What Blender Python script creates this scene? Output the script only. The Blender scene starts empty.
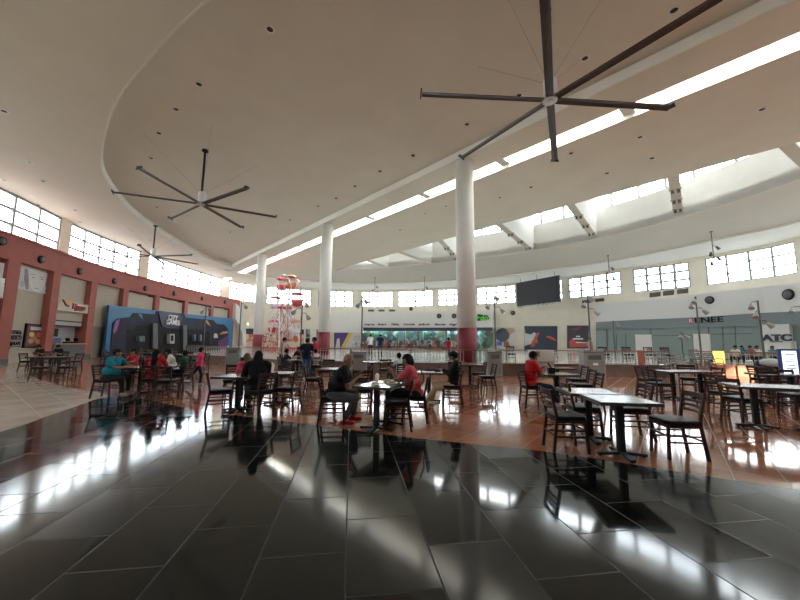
import bpy, bmesh, math, random
import numpy as np
from mathutils import Vector, Matrix
from mathutils.geometry import tessellate_polygon
random.seed(7)
SC = bpy.context.scene
COL = SC.collection
R = math.radians

# ---------------------------------------------------------------- camera
F, H, PITCH, ROLL = 345.0, 1.5, math.atan(42/345.0), R(0.35)
fw = Vector((0, math.cos(PITCH), math.sin(PITCH)))
_rt = Vector((1, 0, 0)); _up = _rt.cross(fw)
rt = _rt*math.cos(ROLL) + _up*math.sin(ROLL)
up = -_rt*math.sin(ROLL) + _up*math.cos(ROLL)
cam_d = bpy.data.cameras.new('camera'); cam = bpy.data.objects.new('camera', cam_d); COL.objects.link(cam)
cam_d.sensor_fit = 'HORIZONTAL'; cam_d.sensor_width = 36.0; cam_d.lens = 36.0*F/800.0
cam_d.clip_start = 0.05; cam_d.clip_end = 500
m = Matrix.Identity(4)
for i in range(3):
    m[i][0] = rt[i]; m[i][1] = up[i]; m[i][2] = -fw[i]
m[2][3] = H
cam.matrix_world = m
SC.camera = cam

# ---------------------------------------------------------------- world, exposure
SKY = 10.0
w = bpy.data.worlds.new('world'); SC.world = w; w.use_nodes = True
nt = w.node_tree; nt.nodes.clear()
wo = nt.nodes.new('ShaderNodeOutputWorld'); bg = nt.nodes.new('ShaderNodeBackground')
tc = nt.nodes.new('ShaderNodeTexCoord'); nz = nt.nodes.new('ShaderNodeTexNoise'); rp = nt.nodes.new('ShaderNodeValToRGB')
nz.inputs['Scale'].default_value = 5; nz.inputs['Detail'].default_value = 5
rp.color_ramp.elements[0].position = .38; rp.color_ramp.elements[0].color = (.80, .88, .96, 1)
rp.color_ramp.elements[1].position = .6; rp.color_ramp.elements[1].color = (1, .97, .94, 1)
nt.links.new(tc.outputs['Generated'], nz.inputs['Vector']); nt.links.new(nz.outputs['Fac'], rp.inputs['Fac'])
sx_ = nt.nodes.new('ShaderNodeSeparateXYZ'); nt.links.new(tc.outputs['Generated'], sx_.inputs[0])
gr = nt.nodes.new('ShaderNodeValToRGB'); mr_ = nt.nodes.new('ShaderNodeMapRange'); mr_.inputs['From Min'].default_value = -1; mr_.inputs['From Max'].default_value = 1
nt.links.new(sx_.outputs['Z'], mr_.inputs['Value']); nt.links.new(mr_.outputs[0], gr.inputs['Fac'])
ge = gr.color_ramp.elements; ge[0].position = .30; ge[0].color = (.12, .115, .10, 1); ge[1].position = .5; ge[1].color = (1, 1, 1, 1)
e_ = ge.new(.42); e_.color = (.40, .38, .34, 1)
mu = nt.nodes.new('ShaderNodeMixRGB'); mu.blend_type = 'MULTIPLY'; mu.inputs[0].default_value = 1
nt.links.new(rp.outputs['Color'], mu.inputs[1]); nt.links.new(gr.outputs['Color'], mu.inputs[2])
nt.links.new(mu.outputs[0], bg.inputs['Color']); bg.inputs['Strength'].default_value = SKY
nt.links.new(bg.outputs[0], wo.inputs['Surface'])
sd = bpy.data.lights.new('sun', 'SUN'); sd.energy = 22; sd.angle = R(.6); sd.color = (1, .90, .74)
sun = bpy.data.objects.new('sun', sd); COL.objects.link(sun)
sun.rotation_euler = Vector((.12, .99, -1.22)).to_track_quat('-Z', 'Y').to_euler()
vs = SC.view_settings
vs.view_transform = 'Standard'; vs.look = 'None'; vs.gamma = 1.0; vs.use_curve_mapping = False
vs.exposure = 0.74
try:
    SC.cycles.max_bounces = 10; SC.cycles.diffuse_bounces = 6; SC.cycles.glossy_bounces = 4
    SC.cycles.transparent_max_bounces = 16
    SC.cycles.caustics_reflective = False; SC.cycles.caustics_refractive = False
    SC.cycles.sample_clamp_indirect = 6
except Exception:
    pass

# ---------------------------------------------------------------- pixel helpers (the photograph's own camera, used for measuring)
def ray(x, y): return fw*F + rt*(x-400) + up*(300-y)
def atz(x, y, z):
    d = ray(x, y); t = (z-H)/d.z
    return Vector((d.x*t, d.y*t, z))
def G(x, y): return atz(x, y, 0)
def aty(x, y, Y):
    d = ray(x, y); t = Y/d.y
    return Vector((d.x*t, Y, H+d.z*t))

# ---------------------------------------------------------------- materials
MATS = {}
def mat(name, col, rough=.5, metal=0, spec=.5, var=0, vscale=4, bump=0, bscale=60, coat=0, emit=None, es=1):
    if name in MATS: return MATS[name]
    m = bpy.data.materials.new(name); m.use_nodes = True
    t = m.node_tree; b = t.nodes['Principled BSDF']
    b.inputs['Base Color'].default_value = (*col, 1); b.inputs['Roughness'].default_value = rough
    b.inputs['Metallic'].default_value = metal; b.inputs['Specular IOR Level'].default_value = spec
    b.inputs['Coat Weight'].default_value = coat
    tc = t.nodes.new('ShaderNodeTexCoord')
    if var:
        n = t.nodes.new('ShaderNodeTexNoise'); n.inputs['Scale'].default_value = vscale; n.inputs['Detail'].default_value = 4
        r = t.nodes.new('ShaderNodeValToRGB')
        r.color_ramp.elements[0].position = .3; r.color_ramp.elements[1].position = .7
        r.color_ramp.elements[0].color = (*[max(0, c*(1-var)) for c in col], 1)
        r.color_ramp.elements[1].color = (*[min(1, c*(1+var)) for c in col], 1)
        t.links.new(tc.outputs['Object'], n.inputs['Vector']); t.links.new(n.outputs['Fac'], r.inputs['Fac'])
        t.links.new(r.outputs['Color'], b.inputs['Base Color'])
    if bump:
        n = t.nodes.new('ShaderNodeTexNoise'); n.inputs['Scale'].default_value = bscale
        bp = t.nodes.new('ShaderNodeBump'); bp.inputs['Strength'].default_value = bump; bp.inputs['Distance'].default_value = .01
        t.links.new(tc.outputs['Object'], n.inputs['Vector']); t.links.new(n.outputs['Fac'], bp.inputs['Height'])
        t.links.new(bp.outputs['Normal'], b.inputs['Normal'])
    if emit:
        b.inputs['Emission Color'].default_value = (*emit, 1); b.inputs['Emission Strength'].default_value = es
    MATS[name] = m
    return m

def tile_mat(name, c1, c2, mortar, size, angle, rough, offset=.5, msize=.012, spec=.5, width=None, rtile=0, rvar=.06, bumpy=.02, bscale=1.2):
    m = bpy.data.materials.new(name); m.use_nodes = True
    t = m.node_tree; b = t.nodes['Principled BSDF']; L = t.links.new
    tc = t.nodes.new('ShaderNodeTexCoord'); mp = t.nodes.new('ShaderNodeMapping')
    mp.inputs['Rotation'].default_value = (0, 0, R(angle))
    L(tc.outputs['Object'], mp.inputs['Vector'])
    br = t.nodes.new('ShaderNodeTexBrick')
    br.offset = offset; br.offset_frequency = 2; br.squash = 1
    br.inputs['Scale'].default_value = 1
    br.inputs['Brick Width'].default_value = width or size; br.inputs['Row Height'].default_value = size
    br.inputs['Mortar Size'].default_value = msize; br.inputs['Mortar Smooth'].default_value = .1
    br.inputs['Color1'].default_value = (*c1, 1); br.inputs['Color2'].default_value = (*c2, 1); br.inputs['Mortar'].default_value = (*mortar, 1)
    L(mp.outputs[0], br.inputs['Vector'])
    n = t.nodes.new('ShaderNodeTexNoise'); n.inputs['Scale'].default_value = 2.2; n.inputs['Detail'].default_value = 6
    L(tc.outputs['Object'], n.inputs['Vector'])
    mx = t.nodes.new('ShaderNodeMixRGB'); mx.blend_type = 'MULTIPLY'; mx.inputs[0].default_value = .45
    L(br.outputs['Color'], mx.inputs[1]); L(n.outputs['Fac'], mx.inputs[2]); L(mx.outputs[0], b.inputs['Base Color'])
    mr = t.nodes.new('ShaderNodeMapRange'); mr.inputs['To Min'].default_value = rough-rvar; mr.inputs['To Max'].default_value = rough+rvar
    L(n.outputs['Fac'], mr.inputs['Value'])
    ad = t.nodes.new('ShaderNodeMath'); ad.operation = 'MULTIPLY_ADD'; ad.inputs[1].default_value = .35
    L(br.outputs['Fac'], ad.inputs[0]); L(mr.outputs[0], ad.inputs[2]); b2 = t.nodes.new('ShaderNodeTexBrick'); b2.offset = offset; b2.offset_frequency = 2; b2.squash = 1
    for q in ('Scale', 'Brick Width', 'Row Height', 'Mortar Size'): b2.inputs[q].default_value = br.inputs[q].default_value
    b2.inputs['Color1'].default_value = (0, 0, 0, 1); b2.inputs['Color2'].default_value = (1, 1, 1, 1); b2.inputs['Mortar'].default_value = (.5, .5, .5, 1)
    L(mp.outputs[0], b2.inputs['Vector'])
    a2 = t.nodes.new('ShaderNodeMath'); a2.operation = 'MULTIPLY_ADD'; a2.inputs[1].default_value = rtile
    L(b2.outputs['Color'], a2.inputs[0]); L(ad.outputs[0], a2.inputs[2]); L(a2.outputs[0], b.inputs['Roughness'])
    b.inputs['Specular IOR Level'].default_value = spec
    n2 = t.nodes.new('ShaderNodeTexNoise'); n2.inputs['Scale'].default_value = bscale; n2.inputs['Detail'].default_value = 2
    L(tc.outputs['Object'], n2.inputs['Vector'])
    bp = t.nodes.new('ShaderNodeBump'); bp.inputs['Strength'].default_value = bumpy; bp.inputs['Distance'].default_value = .02
    L(n2.outputs['Fac'], bp.inputs['Height'])
    bp2 = t.nodes.new('ShaderNodeBump'); bp2.invert = True; bp2.inputs['Strength'].default_value = .5; bp2.inputs['Distance'].default_value = .004
    L(br.outputs['Fac'], bp2.inputs['Height']); L(bp.outputs[0], bp2.inputs['Normal'])
    L(bp2.outputs[0], b.inputs['Normal'])
    return m

def glass_mat(name, tint=(.9, .95, .95), refl=.12):
    m = bpy.data.materials.new(name); m.use_nodes = True; t = m.node_tree; t.nodes.clear()
    o = t.nodes.new('ShaderNodeOutputMaterial'); tr = t.nodes.new('ShaderNodeBsdfTransparent'); gl = t.nodes.new('ShaderNodeBsdfGlossy')
    lw = t.nodes.new('ShaderNodeLayerWeight'); lw.inputs['Blend'].default_value = .5
    pw = t.nodes.new('ShaderNodeMath'); pw.operation = 'POWER'; pw.inputs[1].default_value = 5; t.links.new(lw.outputs['Facing'], pw.inputs[0])
    ma = t.nodes.new('ShaderNodeMath'); ma.operation = 'MULTIPLY_ADD'; ma.inputs[1].default_value = .5; ma.inputs[2].default_value = .05; t.links.new(pw.outputs[0], ma.inputs[0])
    mx = t.nodes.new('ShaderNodeMixShader'); tr.inputs[0].default_value = (*tint, 1); gl.inputs['Roughness'].default_value = .03
    t.links.new(ma.outputs[0], mx.inputs[0]); t.links.new(tr.outputs[0], mx.inputs[1]); t.links.new(gl.outputs[0], mx.inputs[2]); t.links.new(mx.outputs[0], o.inputs[0])
    MATS[name] = m
    return m

def mottle_mat(name, cols, scale=3, rough=.5, kind='noise', dist=1.5, emit=0):
    """printed colour picture: a noise field sorted into a few flat inks"""
    m = bpy.data.materials.new(name); m.use_nodes = True; t = m.node_tree; b = t.nodes['Principled BSDF']
    tc = t.nodes.new('ShaderNodeTexCoord')
    if kind == 'noise':
        n = t.nodes.new('ShaderNodeTexNoise'); n.inputs['Scale'].default_value = scale; n.inputs['Distortion'].default_value = dist; n.inputs['Detail'].default_value = 3
        out = n.outputs['Fac']
    else:
        n = t.nodes.new('ShaderNodeTexVoronoi'); n.inputs['Scale'].default_value = scale
        sp = t.nodes.new('ShaderNodeSeparateColor'); t.links.new(n.outputs['Color'], sp.inputs[0]); out = sp.outputs[0]
    t.links.new(tc.outputs['Object'], n.inputs['Vector'])
    r = t.nodes.new('ShaderNodeValToRGB'); r.color_ramp.interpolation = 'CONSTANT'
    el = r.color_ramp.elements
    while len(el) > 1: el.remove(el[-1])
    lo, hi = (.32, .68) if kind == 'noise' else (0, 1)
    for i, c in enumerate(cols):
        p = lo + (hi-lo)*i/len(cols)
        e = el[0] if i == 0 else el.new(p)
        e.position = 0 if i == 0 else p; e.color = (*c, 1)
    t.links.new(out, r.inputs['Fac']); t.links.new(r.outputs['Color'], b.inputs['Base Color']); b.inputs['Roughness'].default_value = rough
    if emit:
        t.links.new(r.outputs['Color'], b.inputs['Emission Color']); b.inputs['Emission Strength'].default_value = emit
    MATS[name] = m
    return m

M_ceil = mat('painted_ceiling', (.72, .685, .60), .75, var=.03, vscale=.6)
M_ceil2 = mat('painted_ceiling_ring', (.72, .69, .64), .8, var=.02, vscale=.6)
M_white = mat('white_paint', (.78, .77, .74), .7, var=.02, vscale=2)
M_beam = mat('beam_paint', (.66, .62, .54), .7)
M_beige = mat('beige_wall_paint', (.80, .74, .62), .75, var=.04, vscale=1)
M_red = mat('terracotta_wall_paint', (.40, .125, .10), .7, var=.06, vscale=2)
M_redcol = mat('column_red_paint', (.20, .02, .035), .55)
M_col = mat('column_white_paint', (.74, .73, .69), .6, var=.03, vscale=3)
M_wood = mat('mahogany_wood', (.032, .008, .007), .45, spec=.28, var=.3, vscale=12)
M_vinyl = mat('black_vinyl', (.006, .006, .007), .5, spec=.18, bump=.15)
M_iron = mat('black_iron', (.010, .010, .011), .5, 0, spec=.25)
M_top = mat('laminate_top', (.22, .18, .15), .2, var=.12, vscale=30)
M_edge = mat('black_edging', (.02, .018, .017), .45)
M_steel = mat('stainless_steel', (.6, .6, .6), .3, 1)
M_alu = mat('aluminium_frame', (.32, .34, .35), .5, .2)
M_grey = mat('grey_plastic', (.26, .26, .24), .5, var=.08)
M_dkgrey = mat('dark_grey_metal', (.12, .12, .12), .5, .4)
M_fan = mat('fan_blade_anodised', (.075, .065, .06), .4, .35)
M_brown = mat('brown_low_wall_stone', (.16, .105, .085), .5, var=.2, vscale=3)
M_rail = mat('handrail_wood', (.26, .10, .06), .4, var=.2, vscale=8)
M_bal = mat('baluster_paint', (.45, .43, .40), .5)
M_black = mat('black_matte', (.010, .010, .012), .6, spec=.2)
M_glass = glass_mat('window_glass', (.86, .93, .97))
M_shopglass = glass_mat('shop_glass', (.82, .92, .92))
M_slate = tile_mat('slate_tiles', (.007, .009, .0085), (.017, .019, .017), (.012, .013, .013), .6, 82, .06, width=.9, rtile=.07, rvar=.03, msize=.006, spec=.24)
M_terra = tile_mat('terracotta_tiles', (.40, .155, .08), (.48, .20, .105), (.15, .07, .05), .45, 38, .085, offset=0, msize=.006, rvar=.04, spec=.6, bumpy=.02)
M_cream = tile_mat('cream_tiles', (.60, .50, .41), (.70, .59, .49), (.3, .25, .2), .6, 38, .15, offset=0, msize=.006, rvar=.04, spec=.55, bumpy=.02)
M_plat = tile_mat('platform_tiles', (.60, .57, .52), (.68, .64, .58), (.35, .33, .3), .6, 20, .12, offset=0, msize=.006, rvar=.03, spec=.6, bumpy=.02)

# ---------------------------------------------------------------- mesh building
class MB:
    def __init__(s): s.v = []; s.f = []; s.mi = []; s.ms = []; s.sm = []
    def _m(s, m):
        if m not in s.ms: s.ms.append(m)
        return s.ms.index(m)
    def add(s, vs, fs, m=None, smooth=False):
        o = len(s.v); s.v += [tuple(v) for v in vs]; s.f += [tuple(i+o for i in f) for f in fs]
        k = s._m(m) if m else 0
        s.mi += [k]*len(fs); s.sm += [smooth]*len(fs); return s
    def box(s, c, d, rz=0, m=None, M=None):
        x, y, z = [a/2 for a in d]
        vs = [Vector((sx*x, sy*y, sz*z)) for sz in (-1, 1) for sy in (-1, 1) for sx in (-1, 1)]
        T = M or Matrix.Rotation(rz, 4, 'Z')
        vs = [T @ v + Vector(c) for v in vs]
        return s.add(vs, [(0, 2, 3, 1), (4, 5, 7, 6), (0, 1, 5, 4), (2, 6, 7, 3), (0, 4, 6, 2), (1, 3, 7, 5)], m)
    def bar(s, p0, p1, a, b, side=(1, 0, 0), m=None):
        """rectangular bar from p0 to p1, a wide along side, b deep"""
        p0, p1 = Vector(p0), Vector(p1); z = (p1-p0).normalized(); x = Vector(side); x = (x-z*x.dot(z)).normalized(); y = z.cross(x)
        vs = [p + x*sx*a/2 + y*sy*b/2 for p in (p0, p1) for sy in (-1, 1) for sx in (-1, 1)]
        return s.add(vs, [(0, 2, 3, 1), (4, 5, 7, 6), (0, 1, 5, 4), (2, 6, 7, 3), (0, 4, 6, 2), (1, 3, 7, 5)], m)
    def cyl(s, p0, p1, r0, r1=None, n=12, m=None, caps=True):
        r1 = r0 if r1 is None else r1
        p0, p1 = Vector(p0), Vector(p1); z = (p1-p0).normalized(); x = z.orthogonal().normalized(); y = z.cross(x)
        vs = [p + (x*math.cos(2*math.pi*i/n)+y*math.sin(2*math.pi*i/n))*r for p, r in ((p0, r0), (p1, r1)) for i in range(n)]
        s.add(vs, [(i, (i+1) % n, n+(i+1) % n, n+i) for i in range(n)], m, True)
        if caps: s.add(vs, [tuple(range(n))[::-1], tuple(range(n, 2*n))], m)
        return s
    def tube(s, pts, r, n=8, m=None):
        for a, b in zip(pts[:-1], pts[1:]): s.cyl(a, b, r, r, n, m)
        return s
    def lathe(s, prof, c=(0, 0, 0), n=16, m=None):
        c = Vector(c); vs = []
        for r, z in prof: vs += [c+Vector((r*math.cos(2*math.pi*i/n), r*math.sin(2*math.pi*i/n), z)) for i in range(n)]
        fs = [(k*n+i, k*n+(i+1) % n, (k+1)*n+(i+1) % n, (k+1)*n+i) for k in range(len(prof)-1) for i in range(n)]
        return s.add(vs, fs, m, True)
    def ell(s, c, r, n=12, m=None, M=None):
        c = Vector(c); vs = []; fs = []; k = n//2
        for j in range(k+1):
            a = math.pi*j/k
            for i in range(n):
                t = 2*math.pi*i/n; v = Vector((r[0]*math.sin(a)*math.cos(t), r[1]*math.sin(a)*math.sin(t), r[2]*math.cos(a)))
                vs.append((M @ v if M else v)+c)
        for j in range(k):
            for i in range(n): fs.append((j*n+i, (j+1)*n+i, (j+1)*n+(i+1) % n, j*n+(i+1) % n))
        return s.add(vs, fs, m, True)
    def prism(s, poly, z0, z1, holes=(), m=None):
        """vertical prism over a plan polygon, with holes"""
        loops = [[Vector((p[0], p[1], 0)) for p in L] for L in (poly, *holes)]
        tris = tessellate_polygon(loops); pts = [p for L in loops for p in L]; n = len(pts)
        vs = [(p.x, p.y, z0) for p in pts] + [(p.x, p.y, z1) for p in pts]
        fs = []
        for a, b, c in tris:
            cr = (pts[b]-pts[a]).cross(pts[c]-pts[a]).z
            if cr < 0: b, c = c, b
            fs += [(a, c, b), (a+n, b+n, c+n)]
        o = 0
        for L in loops:
            k = len(L); fs += [(o+i, o+(i+1) % k, n+o+(i+1) % k, n+o+i) for i in range(k)]; o += k
        return s.add(vs, fs, m)
    def mesh(s, name, m=None):
        me = bpy.data.meshes.new(name); me.from_pydata(s.v, [], s.f); me.update()
        mats = s.ms if s.ms else [m]
        if s.ms and m and None in s.ms: mats = [x or m for x in s.ms]
        for x in mats: me.materials.append(x)
        if s.ms: me.polygons.foreach_set('material_index', s.mi)
        me.polygons.foreach_set('use_smooth', s.sm)
        return me
    def build(s, name, m=None, parent=None, loc=None, bevel=0, rz=0):
        me = s.mesh(name, m); o = bpy.data.objects.new(name, me); COL.objects.link(o)
        if parent: o.parent = parent
        if loc is not None: o.location = loc
        o.rotation_euler.z = rz
        if bevel:
            b = o.modifiers.new('bevel', 'BEVEL'); b.width = bevel; b.segments = 2; b.limit_method = 'ANGLE'
        return o

def fix_normals(o):
    bm = bmesh.new(); bm.from_mesh(o.data); bmesh.ops.remove_doubles(bm, verts=bm.verts, dist=1e-4); bmesh.ops.recalc_face_normals(bm, faces=bm.faces); bm.to_mesh(o.data); bm.free(); return o
def tag(o, label, cat, group=None, kind=None):
    o['label'] = label; o['category'] = cat
    if group: o['group'] = group
    if kind: o['kind'] = kind
    return o
def struct(o): o['kind'] = 'structure'; return o
def thing(name, label, cat, loc=(0, 0, 0), rz=0, group=None):
    o = bpy.data.objects.new(name, None); COL.objects.link(o); o.empty_display_size = .1
    o.location = loc; o.rotation_euler = (0, 0, rz)
    return tag(o, label, cat, group)
def children(o): return [c for c in o.children]
def dup(root, loc, rz, label, group=None, name=None):
    r = root.copy(); COL.objects.link(r); r.location = loc; r.rotation_euler = (0, 0, rz); r['label'] = label
    if group: r['group'] = group
    elif 'group' in r: del r['group']
    if name: r.name = name
    for ch in list(root.children):
        c = ch.copy(); COL.objects.link(c); c.parent = r
        for g in list(ch.children):
            d = g.copy(); COL.objects.link(d); d.parent = c
    return r
def text(name, body, size, mt, parent=None, M=None, ext=.01, bold=0, shear=0, sx=1):
    cu = bpy.data.curves.new(name, 'FONT'); cu.body = body; cu.size = size; cu.extrude = ext; cu.align_x = 'CENTER'; cu.align_y = 'CENTER'
    cu.offset = bold; cu.shear = shear
    t = bpy.data.objects.new(name, cu); COL.objects.link(t)
    me = bpy.data.meshes.new_from_object(t.evaluated_get(bpy.context.evaluated_depsgraph_get()))
    bpy.data.objects.remove(t)
    for v in me.vertices: v.co.x *= sx
    me.materials.clear(); me.materials.append(mt)
    o = bpy.data.objects.new(name, me); COL.objects.link(o)
    if parent: o.parent = parent
    if M: me.transform(M)
    return o

# ---------------------------------------------------------------- plan of the hall: one closed curve
CTRL = [(-12, -7), (-20.5, 4), (-24.2, 15), (-25.2, 21), (-26.2, 25), (-27.2, 29), (-27.7, 34), (-27.9, 40), (-27.8, 47), (-27.0, 54),
        (-24.6, 58.3), (-18.2, 62.6), (-11.5, 64.6), (-5, 65), (0, 64.3), (6.3, 62.2), (13.3, 59.4), (19.2, 56.0), (24.7, 50.6), (29.2, 44.9),
        (32.3, 41.2), (34.3, 37.8), (36.5, 31.3), (34.6, 21.5), (28, 10), (19, -2), (4, -8)]
def catmull(P, step=.5, closed=True):
    P = [Vector(p) for p in P]; n = len(P); out = []
    for i in range(n if closed else n-1):
        g = lambda k: P[k % n] if closed else P[max(0, min(n-1, k))]
        p0, p1, p2, p3 = g(i-1), g(i), g(i+1), g(i+2)
        k = max(2, int((p2-p1).length/step))
        for j in range(k):
            t = j/k; out.append(.5*((2*p1)+(p2-p0)*t+(2*p0-5*p1+4*p2-p3)*t*t+(3*p1-p0-3*p2+p3)*t**3))
    if not closed: out.append(P[-1])
    return out
LOOP = catmull(CTRL); NL = len(LOOP)
CUM = [0]
for a, b in zip(LOOP, LOOP[1:]+LOOP[:1]): CUM.append(CUM[-1]+(b-a).length)
TOT = CUM[-1]
def P(s, off=0):
    s = s % TOT
    import bisect
    i = min(NL-1, bisect.bisect_right(CUM, s)-1); t = (s-CUM[i])/(CUM[i+1]-CUM[i])
    def nrm(k):
        d = LOOP[(k+1) % NL]-LOOP[(k-1) % NL]; d.normalize(); return Vector((d.y, -d.x))
    a, b = LOOP[i % NL], LOOP[(i+1) % NL]; n = (nrm(i)*(1-t)+nrm(i+1)*t).normalized()
    return a.lerp(b, t) + n*off
_q = P(60, 1)-P(60, 0)
def sn(s, off, z): p = P(s, off); return Vector((p.x, p.y, z))
def W(px, py, off=0):
    """(s, z) where the sight line through a pixel of the photograph meets the wall face"""
    d = ray(px, py); prev = None; s = 8.0
    while s < TOT:
        p = P(s, off)
        if p.y > 3:
            c = d.x*p.y-d.y*p.x
            if prev is not None and prev[1] > 0 >= c or prev is not None and prev[1] < 0 <= c:
                t = prev[1]/(prev[1]-c); ss = prev[0]+(s-prev[0])*t; q = P(ss, off)
                return ss, H + d.z*q.length/math.hypot(d.x, d.y)
            prev = (s, c)
        s += .5
    raise ValueError((px, py))
def strip(mb, s0, s1, z0, z1, o0, o1, m=None, step=1.0):
    n = max(1, int(round(abs(s1-s0)/step))); vs = []
    for i in range(n+1):
        s = s0+(s1-s0)*i/n
        for o, z in ((o0, z0), (o1, z0), (o1, z1), (o0, z1)): vs.append(sn(s, o, z))
    fs = [(0, 1, 2, 3), (n*4+3, n*4+2, n*4+1, n*4)]
    for i in range(n):
        a = i*4; b = a+4
        fs += [(a+j, b+j, b+(j+1) % 4, a+(j+1) % 4) for j in range(4)]
    return mb.add(vs, fs, m)
def wpoly(mb, pts, off, th, m=None):
    """solid plate on the wall whose outline is read off the photograph, standing off..off+th before the wall"""
    q = [W(x, y, off+th) for x, y in pts]
    lo, hi = min(p[0] for p in q), max(p[0] for p in q); n = max(1, math.ceil((hi-lo)/1.6))
    def cut(poly, c, less):
        out = []
        for i in range(len(poly)):
            a, b = poly[i], poly[(i+1) % len(poly)]; fa, fb = ((a[0]-c), (b[0]-c)) if less else ((c-a[0]), (c-b[0]))
            if fa <= 1e-9: out.append(a)
            if fa*fb < -1e-14: t = fa/(fa-fb); out.append((c, a[1]+(b[1]-a[1])*t))
        return out
    for k in range(n):
        u = q if k == 0 else cut(q, lo+(hi-lo)*k/n, False)
        u = u if k == n-1 else cut(u, lo+(hi-lo)*(k+1)/n, True)
        v = []
        for p in u:
            if not v or (Vector(p)-Vector(v[-1])).length > 1e-4: v.append(p)
        if len(v) > 2 and (Vector(v[0])-Vector(v[-1])).length < 1e-4: v.pop()
        if len(v) < 3: continue
        tris = tessellate_polygon([[Vector((a, b, 0)) for a, b in v]]); j = len(v)
        vs = [sn(a, off+th, b) for a, b in v] + [sn(a, off, b) for a, b in v]
        fs = []
        for a, b, c in tris: fs += [(a, b, c), (a+j, c+j, b+j)]
        fs += [(i, (i+1) % j, j+(i+1) % j, j+i) for i in range(j)]
        mb.add(vs, fs, m)
    return mb
def wframe(px, py, off):
    """matrix placing flat lettering on the wall at a pixel, reading towards the hall"""
    s, z = W(px, py, off); p = sn(s, off, z); a = P(s+.3, off)-P(s-.3, off); a.normalize()
    X = Vector((a.x, a.y, 0)); Z = Vector((0, 0, 1)); N = X.cross(Z)
    mm = Matrix.Identity(4)
    for i in range(3): mm[i][0] = X[i]; mm[i][1] = Z[i]; mm[i][2] = N[i]; mm[i][3] = p[i]
    return mm

# ---------------------------------------------------------------- floor
def in_poly(poly): return poly
floor = struct(MB().prism([tuple(P(TOT*i/120, -.6)) for i in range(120)], -.3, 0).build('floor', M_cream)); fix_normals(floor)
SLATE = [(-7.75, 9.1), (-7.4, 9.35), (-6.69, 9.2), (-5.3, 8.3), (-4.33, 7.65), (-3.17, 7.15), (-2.3, 6.8), (-1.21, 6.3), (0, 5.75), (1.05, 5.35), (2.09, 4.98), (2.85, 4.55), (3.5, 4.15),
         (4.2, 3.75), (6, 2.4), (8, .2), (9, -3), (8, -6), (4, -7), (-3, -6), (-5.0, -2), (-5.8, 2), (-6.5, 5.8), (-6.98, 7.1), (-7.5, 8.5)]
sl = struct(fix_normals(MB().prism(catmull(SLATE, .25), -.1, .004).build('floor_slate', M_slate)))
TERRA = [(-7.3, 9.1), (-8.8, 10.3), (-10.6, 11.3), (-12.7, 12.7), (-17.4, 16.5), (-20.5, 21), (-22, 27), (-23.5, 38), (-23.5, 50), (-10, 56), (5, 54), (25, 45),
         (31, 30), (27, 16), (20, 4), (12, -3), (5, -3), (0, 0), (-4.5, 3), (-5.5, 7)]
te = struct(fix_normals(MB().prism(catmull(TERRA, .5), -.2, .002).build('floor_terracotta', M_terra)))
RAIL = [(-14.7, 23.9), (-11.0, 22.6), (-8.0, 20.0), (-5.4, 18.3), (-2.5, 17.45), (1.5, 16.9), (5, 16.7), (8.5, 16.5), (12.3, 16.1)]
RAIL = [tuple(v) for v in catmull(RAIL, 1.0, closed=False)]
PZ = .45
plat = RAIL + [(13.6, 18.5), (15.4, 19.0)] + [(16.3, 16.6), (19.5, 15.2), (24, 13.2), (29.5, 14.2)]
sA = [s for s in range(0, int(TOT)) if P(s).y > 15 and P(s).x > 25]
# platform edge follows the hall wall round from right to far left
right = [tuple(P(s, .2)) for s in range(int(TOT)) if (P(s).x > 31 and P(s).y > 15) or (P(s).y > 52)]
right = right[::-1]
plat = plat + right + [(-23, 50), (-20.5, 38), (-17.5, 29)]
plo = struct(fix_normals(MB().prism(plat, .0, PZ).build('floor_platform', M_plat)))

# ---------------------------------------------------------------- ceilings
NX, NY = .735, .678
def clip(poly, c, keep_less):
    out = []; n = len(poly)
    f = lambda p: (p[0]*NX+p[1]*NY-c)*(1 if keep_less else -1)
    for i in range(n):
        a, b = poly[i], poly[(i+1) % n]; fa, fb = f(a), f(b)
        if fa <= 0: out.append(a)
        if (fa < 0 < fb) or (fb < 0 < fa):
            t = fa/(fa-fb); out.append((a[0]+(b[0]-a[0])*t, a[1]+(b[1]-a[1])*t))
    return out
OUT = [tuple(P(TOT*i/160, -.25)) for i in range(160)]
L1, L2, L3, LA = 13.75, 15.4, 16.35, 24.2
ARC = [(-21.75, 43.85), (-22.3, 41.5), (-22.45, 37.6), (-21.3, 29.5), (-19.9, 24.4), (-17.6, 19.6), (-15.5, 16.8), (-11.7, 13), (-8.4, 10.5), (-5.5, 8.6), (0, 5.6), (6, 2.6), (13, -.2), (20.4, -1.85)]
INNER = [tuple(v) for v in catmull(ARC, .5, closed=False)]
ZC, ZI = 11.0, 11.45
c1 = struct(fix_normals(MB().prism(clip(OUT, L2, True), ZC, 11.9, [INNER]).build('ceiling', M_ceil)))
cx = sum(p[0] for p in INNER)/len(INNER); cy = sum(p[1] for p in INNER)/len(INNER)
big = [(cx+(p[0]-cx)*1.012, cy+(p[1]-cy)*1.012) for p in INNER]
c2 = struct(fix_normals(MB().prism(big, ZI, 11.95).build('ceiling_vault', M_ceil)))
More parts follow.
